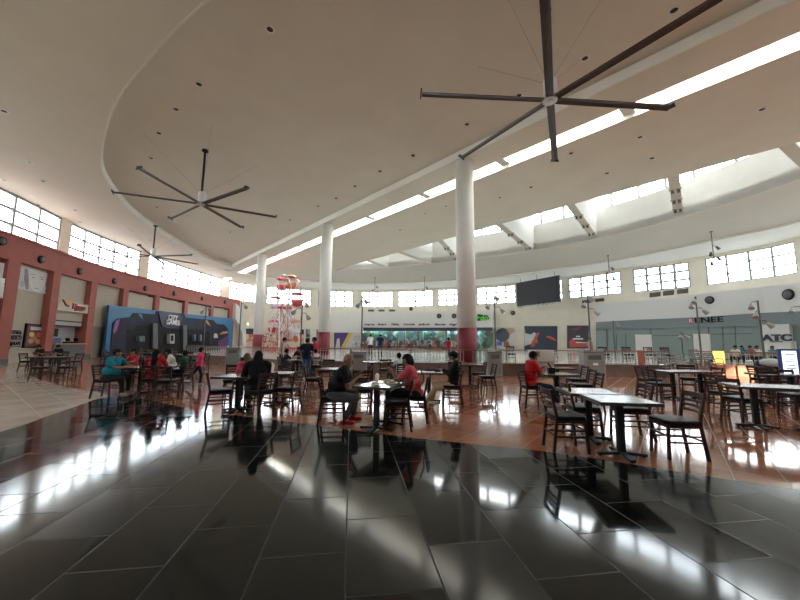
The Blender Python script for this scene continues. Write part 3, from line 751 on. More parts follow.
# low display tables with mixed goods before the market
GC = [(.40, .24, .16), (.45, .12, .1), (.6, .5, .35), (.12, .1, .1), (.3, .4, .5), (.65, .6, .55), (.5, .38, .3), (.05, .05, .06), (.28, .10, .08)]
for i, cc in enumerate(GC): mat('goods_%d' % i, cc, .6)
rng = random.Random(3)
st = MB()
for i in range(330):
    px = 363+rng.random()*105; o = 2.6+rng.random()*2.0
    s, z = W(px, 345, o); h = .2+rng.random()**2*.85; p = sn(s, o, PZ+.35+h/2); wd = .15+rng.random()*.35
    st.box(p, (wd, .3, h), rng.random()*3, MATS['goods_%d' % rng.randrange(9)]); st.box((p.x, p.y, PZ+.17), (.7, .5, .34), rng.random()*3, MATS['goods_%d' % rng.choice((3, 7, 8))])
tag(st.build('displayed_goods'), 'jumble of boxes and goods heaped along the market front', 'goods', kind='stuff')
# menus, posters on beige walls
def poster(nm, pts, m, lab, cat='poster', off=.02, th=.08, grp=None): return tag(wp(nm, pts, off, th, m), lab, cat, grp)
M_orange = mottle_mat('orange_menu', [(.65, .20, .08), (.75, .30, .12), (.8, .6, .5), (.7, .22, .1)], .9, .5, 'voronoi')
M_dark = mat('poster_navy', (.03, .045, .075), .5)
t = poster('header_sign', [(245.5, 328.5), (255.5, 328.5), (255.5, 334), (245.5, 334)], M_dark, 'dark header board above orange menu left of the farthest column')
t = poster('menu_poster', [(245.5, 334), (255.5, 334), (255.5, 347), (245.5, 347)], M_orange, 'orange and white menu poster left of the farthest column')
t = poster('menu_poster', [(293.5, 329.5), (303.8, 329.5), (303.8, 347), (293.5, 347)], M_orange, 'orange and white menu poster with black header right of the ferris wheel')
wp('poster_header', [(293.5, 329.5), (303.8, 329.5), (303.8, 334), (293.5, 334)], .1, .04, M_black, t); wp('poster_divider', [(298.2, 334), (299.4, 334), (299.4, 347), (298.2, 347)], .1, .04, M_beige, t)
poster('narrow_poster', [(306, 329.2), (310, 329.2), (310, 347), (306, 347)], mottle_mat('navy_menu', [(.03, .05, .09), (.05, .08, .14), (.3, .35, .4)], 1.0, .5), 'narrow navy poster right of the orange menu poster')
poster('narrow_poster', [(316.5, 329.5), (319.5, 329.5), (319.5, 347), (316.5, 347)], MATS['navy_menu'], 'narrow navy poster hard left of the middle column')
poster('orange_stall', [(263, 334), (292, 329.5), (292, 338), (284, 340), (290, 347), (264, 347)], mottle_mat('stall_print', [(.6, .25, .15), (.7, .6, .5), (.3, .08, .06), (.65, .35, .2), (.15, .15, .2)], .8, .6), 'orange and red stall front seen behind the ferris wheel', 'stall', 1.0, .6)
t = poster('advert_banner', [(334, 332.6), (362, 332.6), (362, 347.5), (334, 347.5)], mat('banner_white', (.6, .58, .56), .5), 'violet and white banner with yellow slash below white fascia', 'banner', 2.12)
wp('banner_violet', [(334, 332.6), (350, 332.6), (344, 347.5), (334, 347.5)], 2.2, .02, mat('violet_print', (.08, .04, .20), .5), t)
wp('banner_slash', [(348.5, 333), (353, 333), (345, 347.5), (341, 347.5)], 2.22, .02, mat('yellow_print', (.70, .48, .10), .5), t)
wp('banner_figure', [(337, 339), (339.5, 338), (340, 347.5), (335.5, 347.5)], 2.24, .02, MATS['banner_white'], t)
wp('banner_photo', [(354, 336), (360, 335), (361, 347), (352, 347)], 2.22, .02, mottle_mat('grey_photo', [(.2, .2, .22), (.45, .45, .45), (.6, .6, .6)], .8), t)
# green shop sign right of the column
t = poster('shop_sign', [(477.5, 314), (488, 315.5), (488.5, 319.5), (477.5, 321)], mat('sign_green', (.012, .05, .01), .5), 'green and black shop sign on white fascia right of the nearest column', 'sign', 2.02, .1)
wp('sign_tail', [(484, 315.5), (488.3, 317), (489.5, 318.7), (487, 320.3), (484, 320.3)], 2.13, .03, M_black, t)
text('letters', 'ledo', 1.15, mat('letter_green', (.2, .75, .1), .5), t, wframe(482, 318, 2.16), .03, .05)
# big adverts on beige wall
t = poster('advert_board', [(494.5, 327.5), (516, 327.5), (516, 347.5), (494.5, 347.5)], mat('advert_pale', (.62, .60, .56), .5), 'pale wall advert with dark round shape beside the long pole')
el_px(k := MB(), 502.5, 335, 7.2, 7, .1, .02, mat('advert_slate', (.07, .08, .10), .5)); fix_normals(k.build('dark_disc', None, t))
wp('tan_patch', [(506, 328.5), (513, 328), (515, 331), (510, 335)], .12, .02, mat('advert_tan', (.5, .33, .22), .5), t)
wp('blue_tag', [(497, 341.5), (502, 341.5), (502, 345.5), (497, 345.5)], .13, .02, mat('advert_blue', (.08, .15, .6), .5), t)
wp('red_patch', [(503.5, 342), (508, 341), (510, 347), (504, 347)], .12, .02, mat('advert_rust', (.35, .12, .07), .5), t)
t = poster('advert_board', [(524.3, 326), (557, 326), (557, 351), (524.3, 351)], M_dark, 'large navy wall advert with red and white swirls right of the pale advert')
k = MB(); wpoly(k, [(524.5, 329), (532, 330), (536, 334), (531, 344), (524.5, 346)], .1, .02, mat('advert_white', (.6, .62, .64), .5)); wpoly(k, [(525, 333), (531, 334.5), (534, 332), (534, 330), (529, 328), (525, 329)], .12, .02, M_dark)
M_lob = mat('lobster_red', (.60, .10, .07), .5)
wpoly(k, [(530.5, 347), (532, 341), (535, 338), (536, 333), (540, 332.5), (538.5, 335), (537, 338.5), (538, 343), (534.5, 343), (535, 346)], .13, .02, M_lob)
wpoly(k, [(546, 336), (550, 336), (554, 338), (557, 341.5), (553, 339.8), (547, 337.5)], .13, .02, M_lob); fix_normals(k.build('printed_swirls', None, t))
t = poster('advert_board', [(567, 325.5), (588.5, 325.5), (588.5, 348.5), (567, 348.5)], mat('advert_plum', (.05, .035, .055), .5), 'dark wall advert with red shapes and white words left of the grey shop')
k = MB(); wpoly(k, [(569, 342), (572, 338), (575, 341), (588, 343), (588, 347), (570, 347)], .1, .02, M_lob); wpoly(k, [(569, 329.5), (578, 327.5), (581, 326.5), (578, 330)], .1, .02, mat('advert_maroon', (.3, .06, .06), .5))
wpoly(k, [(573, 338.2), (583, 338.2), (583, 339.6), (573, 339.6)], .12, .02, MATS['letter_white']); wpoly(k, [(576, 335.8), (580, 335.8), (580, 337), (576, 337)], .12, .02, MATS['letter_white']); wpoly(k, [(576, 342), (587, 342.2), (587, 342.9), (576, 342.9)], .12, .02, MATS['letter_white'])
fix_normals(k.build('printed_shapes', None, t))
# little flag bracket signs
# right shops
M_band = mat('grey_blue_band', (.20, .24, .26), .5); M_gglass = mat('frosted_grey_green', (.22, .29, .28), .3)
RO = 2.0
struct(wp('wall_fascia_shops', [(596, 304.6), (640, 300.8), (700, 294), (760, 287), (815, 281), (830, 279.5), (830, 310), (815, 310.4), (760, 312.8), (700, 317), (640, 319.6), (596, 322)], 0, RO, mat('fascia_white', (.72, .72, .72), .6)))
struct(wp('wall_band_shops', [(596, 320), (640, 318.6), (700, 316), (760, 312.2), (830, 309), (830, 324), (760, 325.8), (700, 327.3), (640, 328.5), (596, 330)], .1, RO-.15, M_band))
struct(wp('wall_shopfront_shops', [(596, 328), (640, 327), (700, 326), (760, 324.5), (830, 322), (830, 356), (700, 356), (596, 352)], .1, RO-.5, M_gglass))
def shopbit(nm, pts, m, lab=None, cat=None, o=RO-.4, th=.12):
    x = wp(nm, pts, o, th, m)
    return tag(x, lab, cat) if lab else struct(x)
shopbit('blank_shop_board', [(635, 334.5), (651, 334.5), (652.5, 352), (636, 352)], M_white, 'blank white panel between frosted windows of the grey shop', 'panel')
shopbit('blank_shop_board', [(693, 333.8), (709.5, 333.8), (711, 353), (694, 353)], M_white, 'blank white panel left of the wide frosted window', 'panel')
k = MB()
for q in ([(606, 328.4), (607, 328.4), (607.6, 352), (606.6, 352)], [(606, 328.2), (698, 325.6), (698, 326.8), (606, 329.2)], [(650.3, 328), (651, 328), (651.4, 352), (650.6, 352)], [(692.5, 335.4), (693.2, 335.4), (693.8, 352), (693, 352)], [(653, 335.4), (693, 334.8), (693, 335.4), (653, 336)],
          [(707.5, 326), (708.6, 326), (710, 352), (709, 352)], [(710, 333.8), (752, 333.2), (752, 333.8), (710, 334.5)], [(722, 326.5), (722.5, 326.5), (723.5, 352), (723, 352)], [(734.5, 326.5), (735, 326.5), (736.5, 352), (736, 352)], [(616, 334), (616.4, 334), (616.8, 352), (616.4, 352)], [(625.5, 334), (626, 334), (626.4, 352), (626, 352)]):
    wpoly(k, q, RO-.42, .1)
struct(fix_normals(k.build('window_shop', M_dkgrey)))
t = shopbit('shop_wall_sign', [(762, 324.6), (789, 324), (791, 352), (763.5, 352)], mat('sign_white', (.75, .75, .75), .5), 'white shop panel carrying three dark letters at the far right', 'sign', RO-.3, .3)
text('letters', 'ATC', .80, mat('letter_slate', (.04, .05, .09), .5), t, wframe(776.6, 338, RO+.12), .05, .03, sx=1.45)
text('letters', 'telecom', .22, mat('letter_slate', (.04, .05, .09), .5), t, wframe(776.6, 341.5, RO+.12), .02, .0, sx=1.4)
shopbit('blank_shop_board', [(791, 341), (795, 341), (796, 353), (791.5, 353)], M_white, 'narrow white panel right of the lettered white panel', 'panel')
t = shopbit('shop_sign', [(688.3, 318.5), (692.9, 318.1), (693, 323.8), (688.4, 324)], mat('logo_crimson', (.50, .02, .10), .5), 'crimson logo tile and black letters on the grey band', 'sign', RO-.13, .1)
text('letters', 'R', .62, M_lw, t, wframe(690.7, 321, RO+.03), .02)
text('letters', 'ENEE', .8, M_black, t, wframe(708.5, 320.0, RO-.0), .03, .008, sx=1.4)
# ventilation grilles under the windows at right
M_vent = mat('vent_dark', (.12, .10, .08), .6)
for i, (a, y) in enumerate(((649.5, 295.2), (663, 293.6), (677, 291.8), (595, 300.5), (582, 302), (389, 310.5), (378.5, 310.5), (368, 310.5))):
    wd = 11 if i < 3 else 9 if i < 5 else 6; h = 4.6 if i < 3 else 3.2 if i < 5 else 2; sl_ = -1.4/13 if i < 5 else 0
    lab = ['dark air grille under right windows, nearest the screen', 'dark air grille under right windows, middle of three', 'dark air grille under right windows, rightmost of three', 'dark air grille under the window beside the screen, right one', 'dark air grille under the window beside the screen, left one',
           'small air grille above the market fascia, right of three', 'small air grille above the market fascia, middle of three', 'small air grille above the market fascia, left of three'][i]
    y0 = y
    v = tag(wp('air_grille', [(a, y0-h/2), (a+wd, y0-h/2+sl_*wd), (a+wd, y0+h/2+sl_*wd), (a, y0+h/2)], 0, .06, M_vent), lab, 'grille')
    k = MB()
    for q in (.3, .6): wpoly(k, [(a, y0-h/2+h*q), (a+wd, y0-h/2+sl_*wd+h*q), (a+wd, y0-h/2+sl_*wd+h*q+.3), (a, y0-h/2+h*q+.3)], .06, .04)
    fix_normals(k.build('grille_slat', M_dkgrey, v))
# big hanging screen
a, b = Vector((17.5, 51.0)), Vector((20.95, 44.7)); d = (b-a).normalized()
scr = thing('video_screen', 'large black video screen hung below the ceiling before the far windows', 'screen', ((a.x+b.x)/2, (a.y+b.y)/2, 6.85), math.atan2(d.y, d.x))
ln = (b-a).length
MB().box((0, 0, 1.75), (ln, .3, 3.5)).build('screen_panel', mat('screen_black', (.01, .012, .018), .55), scr)
k = MB()
for i in (-1, 0, 1): k.cyl((i*ln*.4, 0, 3.5), (i*ln*.4, 0, 4.12), .03)
k.build('hanger_rod', M_dkgrey, scr)
for i in range(9):
    x = -ln/2+.4+i*(ln-.8)/8; MB().box((x, -.1, -.1), (.34, .3, .2)).cyl((x, -.25, -.12), (x, -.38, -.16), .1, .13).build('flood_light', mat('lamp_pale', (.5, .5, .48), .4), scr)
#@@PART3
# ---------------------------------------------------------------- low wall and railing
def lowwall(pts, z0, z1, th): return ribbon(pts, z0, z1, th)
lw_ = struct(fix_normals(lowwall(RAIL, 0, .5, .22).build('wall_low', M_brown)))
cap = fix_normals(lowwall(RAIL, .5, .54, .26).build('coping', mat('coping_stone', (.22, .15, .12), .4), lw_))
def railing(a, b, zb, lab, grp, n):
    a, b = Vector(a), Vector(b); ln = (b-a).length; t = thing('railing', lab, 'railing', (a.x, a.y, zb), math.atan2(b.y-a.y, b.x-a.x), grp)
    MB().box((ln/2, 0, .60), (ln, .11, .05)).build('handrail', M_rail, t, bevel=.012)
    MB().box((.03, 0, .29), (.06, .06, .58)).build('rail_post', M_dkgrey, t)
    k = MB(); m_ = max(2, int(ln/.15))
    for i in range(1, m_): k.cyl((ln*i/m_, 0, .05), (ln*i/m_, 0, .575), .0125, n=6)
    k.box((ln/2, 0, .05), (ln, .03, .02)); k.box((ln/2, 0, .5), (ln, .025, .02))
    k.build('balusters', M_bal, t); return t
step = 3
for i, j in enumerate(range(0, len(RAIL)-1, step)):
    a, b = RAIL[j], RAIL[min(j+step, len(RAIL)-1)]
    railing((a[0], a[1]+.12), (b[0], b[1]+.12), .54, 'section of wood topped railing with pale bars on the brown low wall', 'railing along the brown low wall', i)
p = aty(641, 359, 15.95); t = thing('rail_pier', 'short brick red pier interrupting the railing left of the stacked chairs', 'pier', (p.x, p.y, .54))
MB().box((0, 0, .3), (.2, .14, .6)).build('pier_block', M_red, t); MB().box((0, 0, .62), (.24, .18, .05)).build('pier_cap', M_rail, t)
# kiosk corner at right: flared rosy plinth, railing, yellow panel
KP = [(15.6, 18.6), (16.1, 16.7), (18.2, 15.5), (22.5, 14.3), (27, 14.2)]
KPc = [tuple(v) for v in catmull(KP, .8, closed=False)]
struct(fix_normals(ribbon(KPc, 0, .5, .25).build('wall_low_kiosk', mat('rosy_stone', (.42, .20, .13), .3, var=.15))))
for i in range(0, len(KPc)-1, 4):
    a, b = KPc[i], KPc[min(i+4, len(KPc)-1)]; railing((a[0]+.05, a[1]+.15), (b[0]+.05, b[1]+.15), .5, 'section of wood topped railing on the rosy plinth at far right', 'railing on the rosy plinth', i)
t = thing('yellow_sign', 'yellow lit panel standing at the corner of the rosy plinth', 'sign', (15.95, 17.45, PZ), R(-15))
MB().box((0, 0, .35), (.42, .1, .7)).build('sign_panel', mat('yellow_panel', (.85, .55, .12), .5, emit=(1, .6, .12), es=1.2), t); MB().box((0, 0, .71), (.46, .14, .03)).build('sign_cap', M_dkgrey, t)

# ---------------------------------------------------------------- lamp posts and hanging lamps
def post(x, y, ht, lab, heads, zb=0):
    t = thing('light_pole', lab, 'light pole', (x, y, zb))
    MB().cyl((0, 0, 0), (0, 0, ht-zb), .045, .035, 10).build('pole', M_dkgrey, t)
    MB().cyl((0, 0, 0), (0, 0, .04), .16, .16, 16).build('base_plate', M_dkgrey, t)
    for dx, dz, sgn in heads:
        z = ht-zb-dz; k = MB(); k.tube([(0, 0, z), (dx*.6, -.08, z+.03), (dx, -.1, z-.05)], .018)
        b = k.build('bracket', M_dkgrey, t)
        d = Vector((sgn*.5, -.4, -.7)).normalized(); c = Vector((dx, -.1, z-.1))
        MB().cyl(c, c+d*.10, .05, .09, 12).cyl(c+d*.10, c+d*.28, .09, .12, 12).build('spot_head', mat('lamp_grey', (.30, .30, .29), .4), b)
    return t
def postpx(px, ytop, Y, lab, heads):
    v = aty(px, ytop, Y); post(v.x, v.y, v.z, lab, heads, PZ)
postpx(206.5, 305, 24.8, 'thin dark light pole before the orange mural end of the arcade', [(.25, .1, 1), (-.1, .3, -1)])
postpx(241.5, 302, 23.8, 'thin dark light pole before the curved white arch', [(.3, .12, 1)])
postpx(302.5, 299, 18.9, 'light pole with three lamp heads right of the ferris wheel', [(.2, .12, 1), (-.32, .55, -1), (.3, .8, 1)])
postpx(362.5, 296, 18.2, 'light pole at the left end of the market fascia', [(.12, .1, 1), (-.1, .3, -1)])
postpx(494.2, 294, 17.8, 'light pole left of the pale advert, three lamp heads', [(0, .05, 1), (-.28, .45, -1), (.28, .7, 1)])
postpx(587.5, 294.5, 17.4, 'light pole before the dark plum advert, three lamp heads', [(.0, .05, 1), (-.2, .35, -1), (.25, .75, 1)])
postpx(695.5, 296.5, 17.4, 'light pole beside the crimson logo tile', [(-.15, .05, -1), (-.3, .3, -1), (.2, .6, 1)])
postpx(757.5, 300.5, 15.9, 'light pole rising left of the lettered white panel', [(-.4, .08, -1), (-.25, .5, -1), (.2, .95, 1)])
postpx(613, 320.5, 24, 'short light pole before the left grey shop window', [(.1, .1, 1)])
postpx(681, 332, 22, 'shortest light pole, before the middle grey shop window', [(-.12, .1, -1), (.12, .1, 1)])
postpx(802, 302, 17, 'light pole at the right photo edge with one lamp arm', [(-.7, .25, -1)])
for px, ytop, ybot, lab in ((375, 277.5, 295, 'thin hanging rod of spot lamps, leftmost, above the market'), (424.5, 277, 297, 'thin hanging rod of spot lamps left of the big column'),
                            (608, 255.5, 280, 'thin hanging rod of spot lamps between screen and right windows'), (711, 231.5, 262, 'thin hanging rod of spot lamps nearest the right edge')):
    p = atz(px, ytop, 11.0); p2 = aty(px, ybot, p.y); ln = 11-p2.z
    t = thing('hanging_lamp', lab, 'hanging lamp', (p.x, p.y, 11.0), 0, None)
    MB().cyl((0, 0, 0), (0, 0, -ln), .035).cyl((0, 0, 0), (0, 0, -.05), .12).build('rod', M_dkgrey, t)
    for q, sg in ((.5, 1), (.7, -1), (.85, 1), (1, -1)):
        k = MB(); c = Vector((.25*sg, -.05, -ln*q)); k.tube([(0, 0, -ln*q+.1), c], .02).cyl(c, c+Vector((.14*sg, -.12, -.28)), .08, .13, 10); k.build('spot_head', M_dkgrey, t)
# ---------------------------------------------------------------- big ceiling fans
def fan(loc, ztop, angs, lab, rad=3.78, grp=None):
    t = thing('ceiling_fan', lab, 'ceiling fan', loc)
    rl = ztop-loc[2]
    MB().cyl((0, 0, .55), (0, 0, rl), .055).cyl((0, 0, rl-.08), (0, 0, rl), .16).build('drop_rod', M_black, t)
    k = MB(); k.cyl((0, 0, .12), (0, 0, .62), .17, .17, 20, m=M_alu if False else mat('fan_motor_white', (.68, .68, .66), .4)); k.box((.13, 0, .4), (.12, .2, .5)); k.build('motor_housing', MATS['fan_motor_white'], t)
    MB().cyl((0, 0, -.04), (0, 0, .10), .20, .20, 24).cyl((0, 0, -.08), (0, 0, -.04), .08, .11, 16).build('hub', M_steel, t)
    for a in angs:
        a = R(a); d = Vector((math.cos(a), math.sin(a), 0)); n = Vector((-d.y, d.x, 0))
        prof = [(-.12, -.03), (-.04, .035), (.06, .03), (.13, .012), (.13, .0), (.02, .004), (-.06, -.012)]
        vs = [d*r - n*(u*.85) + Vector((0, 0, v*1.3+.0)) for r in (.2, rad-.05) for u, v in prof]; m_ = len(prof)
        fs = [(i, (i+1) % m_, m_+(i+1) % m_, m_+i) for i in range(m_)] + [tuple(range(m_))[::-1], tuple(range(m_, 2*m_))]
        b = fix_normals(MB().add(vs, fs).build('blade', M_fan, t))
        w_ = MB(); c = d*(rad-.03); w_.add([c+n*.15+Vector((0, 0, .02)), c-n*.14-Vector((0, 0, .06)), c-n*.10+Vector((0, 0, .10)), c+n*.12+Vector((0, 0, .10)),
                 c+d*.03+n*.15+Vector((0, 0, .02)), c+d*.03-n*.14-Vector((0, 0, .06)), c+d*.03-n*.10+Vector((0, 0, .10)), c+d*.03+n*.12+Vector((0, 0, .10))], [(0, 1, 2, 3), (7, 6, 5, 4), (0, 4, 5, 1), (1, 5, 6, 2), (2, 6, 7, 3), (3, 7, 4, 0)])
        fix_normals(w_.build('winglet', mat('winglet_navy', (.03, .04, .10), .4), b))
    for a in (35, 125, 215, 305):
        a = R(a); MB().cyl((0, 0, .5), (math.cos(a)*rl*.9, math.sin(a)*rl*.9, rl), .005, n=6).build('guy_wire', M_grey, t)
fan((4.32, 9.24, 8.5), ZI, (-176.8, 4.5, 64, 122.3, -54.7, -115), 'largest and nearest six bladed ceiling fan at upper right')
fan((-10.29, 17.07, 8.5), ZI, (-158.6, -96.8, -30.8, 28.8, 83, 144.5), 'middle six bladed ceiling fan with white motor, left of the columns', 3.72)
fan((-20.4, 27.8, 8.4), ZC, (-7.5, 55, 109, -145.7, 172, -68), 'farthest six bladed ceiling fan above the left windows', 3.5)
# ---------------------------------------------------------------- recessed downlights
dl = None
def downlight(px, py, z, grp='recessed downlights in the ceiling'):
    global dl
    p = atz(px, py, z); lab = 'small round recessed downlight in the plain ceiling'
    if dl is None:
        dl = thing('recessed_light', lab, 'ceiling light', p, 0, grp)
        MB().lathe([(.10, -.02), (.15, -.02), (.15, .0), (.10, .0)], n=20).build('trim_ring', mat('ring_white', (.75, .74, .7), .5), dl)
        MB().lathe([(.001, -.004), (.105, -.008)], n=20).build('lamp', mat('dark_lamp', (.03, .03, .03), .2, .3), dl)
    else: dup(dl, p, 0, lab, grp)
for x, y in [(270, 29), (199, 84), (176, 109), (159, 133), (151, 158), (157, 207), (467, 124), (585, 58), (674, 10), (519, 95), (413, 155), (380, 171), (355, 186), (336, 198), (318, 206), (290, 220), (175, 222), (230, 232)]: downlight(x, y, ZI)
for x, y in [(4, 111), (29, 162), (4, 180), (43, 181), (38, 205), (75, 210), (80, 222), (64, 219), (122, 244), (150, 240), (173, 246)]: downlight(x, y, ZC)
for x, y in [(762, 109), (640, 137), (652, 158), (607, 173), (531, 187), (500, 197), (571, 153), (596, 109)[:0] or (425, 213), (446, 206), (480, 170)[:0] or (400, 230)]: downlight(x, y, ZC)
# spot lamps clipped beside the roof fins
sp0 = None
for i, (p, d) in enumerate(spots[:24]):
    lab = 'small dark spot lamp clamped under a skylight fin'
    if sp0 is None:
        sp0 = thing('spot_lamp', lab, 'spot lamp', (p.x, p.y, 11.0), 0, 'spot lamps under the skylight fins')
        MB().box((0, 0, .06), (.34, .08, .06)).build('clamp', M_dkgrey, sp0); MB().cyl((0, 0, .05), (0, -.1, -.16), .07, .10, 10).build('spot_head', M_dkgrey, sp0)
        sp0.rotation_euler.z = math.atan2(d.y, d.x)+math.pi/2
    else: dup(sp0, (p.x, p.y, 11.0), math.atan2(d.y, d.x)+math.pi/2, lab, 'spot lamps under the skylight fins')

# ---------------------------------------------------------------- ferris wheel
fwx = thing('ferris_wheel', 'small red and white ferris wheel behind the railing, between two columns', 'ferris wheel', (-13.6, 40.5, PZ), R(-52))
M_fw = mat('wheel_white', (.62, .60, .62), .5); M_fr = mat('wheel_red', (.45, .04, .04), .45); M_fo = mat('gondola_orange', (.60, .22, .08), .45); M_fy = mat('gondola_roof', (.5, .25, .15), .5)
CZ, FRD = 4.95, 3.95
for sd in (-.55, .55):
    k = MB()
    for r in (FRD, FRD*.55):
        k.tube([(r*math.cos(R(15*i)), sd, CZ+r*math.sin(R(15*i))) for i in range(25)], .035, 6)
    k.build('rim', M_fw if sd < 0 else mat('wheel_pink', (.6, .25, .28), .5), fwx)
    for i in range(16):
        a = R(22.5*i+20); a2 = a+R(11.25)
        MB().cyl((0, sd*.6, CZ), (FRD*math.cos(a), sd, CZ+FRD*math.sin(a)), .03, n=6).cyl((FRD*.55*math.cos(a), sd, CZ+FRD*.55*math.sin(a)), (FRD*math.cos(a2), sd, CZ+FRD*math.sin(a2)), .02, n=6).build('spoke', M_fr if i % 2 else M_fw, fwx)
    for q in (-1, 1): MB().cyl((q*2.6, sd*2.4, 0), (0, sd*1.1, CZ), .07, n=8).build('support_leg', M_fw, fwx)
MB().cyl((0, -.8, CZ), (0, .8, CZ), .16, n=12).build('axle', M_fr, fwx)
for i in range(8):
    a = R(45*i+20); c = Vector((FRD*math.cos(a), 0, CZ+FRD*math.sin(a)))
    mm = [M_fr, M_fo, M_fr, M_fw, M_fr, M_fo, M_fr, M_fw][i]
    g = MB().lathe([(.05, -1.5), (.42, -1.46), (.60, -1.2), (.66, -.85), (.60, -.85), (.54, -1.2), (.36, -1.36)], c, 14).build('gondola', mm, fwx)
    k = MB()
    for q in range(4): k.cyl(c+Vector((.48*math.cos(R(90*q+45)), .48*math.sin(R(90*q+45)), -.75)), c+Vector((.48*math.cos(R(90*q+45)), .48*math.sin(R(90*q+45)), -.1)), .02, n=6)
    k.build('gondola_posts', M_fw, g); MB().lathe([(.76, -.14), (.55, .02), (.05, .14), (.01, .14)], c, 14).build('canopy', M_fr if i % 2 == 0 else M_fy, g)
k = MB()
for i in range(8):
    k.cyl((FRD*math.cos(R(45*i+20)), -.6, CZ+FRD*math.sin(R(45*i+20))), (FRD*math.cos(R(45*i+20)), .6, CZ+FRD*math.sin(R(45*i+20))), .03, n=6)
k.build('cross_bars', M_fr, fwx)
MB().box((0, 0, .15), (5.6, 3.2, .3)).build('base_platform', M_fr, fwx)

# ---------------------------------------------------------------- bins, steel counter, stand sign
def bin_(px, py, wd, ht, yaw, lab, twin=False):
    p = G(px, py); t = thing('waste_bin', lab, 'waste bin', (p.x, p.y, 0), yaw)
    MB().box((0, 0, ht*.47), (wd, .55, ht*.9)).box((0, 0, .03), (wd*.94, .5, .06)).build('bin_body', M_grey, t, bevel=.015)
    MB().box((0, 0, ht*.95), (wd*1.04, .6, .04)).build('tray_top', M_dkgrey, t, bevel=.01)
    MB().box((0, -.285, ht*.76), (wd*.62, .02, ht*.16)).build('flap', M_dkgrey, t); MB().box((0, -.285, ht*.38), (wd*.82, .02, ht*.52)).build('door_panel', mat('bin_door', (.22, .225, .21), .5), t, bevel=.005)
    for s in (-1, 1): MB().box((s*wd*.46, .0, ht*1.02), (.03, .55, ht*.1)).build('tray_guard', M_grey, t)
    return t
bin_(233, 366.5, .75, 1.15, R(12), 'grey waste bin against the railing, left of the hooded diner')
bin_(359, 373.0, .75, 1.05, 0, 'grey waste bin behind the bald diner in black')
bin_(494.3, 376.5, .62, 1.15, R(-3), 'slim grey waste bin at the long pole, middle of the low wall')
t = bin_(593, 378.5, .85, 1.18, R(-6), 'widest grey waste bin with small white label near the plum advert')
MB().box((.02, -.298, .62), (.2, .006, .1)).build('white_label', M_white, t)
p = aty(541, 366, 15.9)
t = thing('steel_cart', 'stainless steel serving cart standing in the middle of the railing', 'cart', (p.x, 15.85, 0), 0)
MB().box((0, 0, .93), (1.0, .5, .5)).build('upper_case', mat('brushed_steel', (.55, .53, .50), .35, .6), t, bevel=.01)
MB().box((0, 0, .70), (1.06, .6, .04)).build('tray_rail', M_steel, t); MB().box((0, .02, .4), (.98, .46, .56)).build('lower_case', mat('brushed_steel_dark', (.40, .37, .34), .35, .6), t)
MB().box((-.3, -.26, 1.0), (.28, .02, .24)).build('cart_window', mat('cart_brown', (.25, .16, .10), .5), t)
k = MB()
for sx in (-1, 1):
    for sy in (-1, 1): k.cyl((sx*.42-.02, sy*.18, .06), (sx*.42+.02, sy*.18, .06), .06, n=12).cyl((sx*.42, sy*.18, .06), (sx*.42, sy*.18, .14), .015, n=6)
k.build('castors', M_black, t)
p = aty(791, 375, 13.2)
t = thing('stand_sign', 'upright blue edged white sign stand at the right edge', 'sign stand', (p.x, p.y, 0), R(-25))
MB().box((0, 0, .78), (.62, .08, 1.1)).build('sign_frame', mat('sign_blue', (.05, .08, .28), .4), t, bevel=.01)
MB().box((0, -.045, .78), (.40, .012, .95)).build('lit_panel', mat('lit_white', (.8, .84, .9), .4, emit=(.8, .9, 1), es=.9), t)
MB().box((0, 0, .12), (.1, .1, .24)).cyl((0, 0, 0), (0, 0, .03), .25, .25, 20).build('sign_foot', M_black, t)
k = MB()
for z, w_ in ((1.12, .26), (.95, .18), (.85, .3), (.72, .22), (.6, .28), (.48, .2)): k.box((0.02, -.053, z), (w_, .006, .035))
k.build('printed_strip', mat('print_navy', (.15, .18, .4), .5), t)
p = aty(770, 372, 14.6)
t = thing('covered_cart', 'black stroller like cart with grey curved hood behind the sign stand', 'cart', (p.x, p.y, 0), R(10))
MB().ell((0, 0, .62), (.62, .4, .32)).box((0, 0, .35), (.9, .5, .3)).build('cart_body', M_black, t); MB().ell((-.1, -.12, .72), (.5, .33, .2)).build('hood', mat('hood_grey', (.35, .38, .36), .4), t)
for sx in (-.35, .35): MB().cyl((sx, -.28, .13), (sx, .28, .13), .13, n=16).build('wheel', M_black, t)

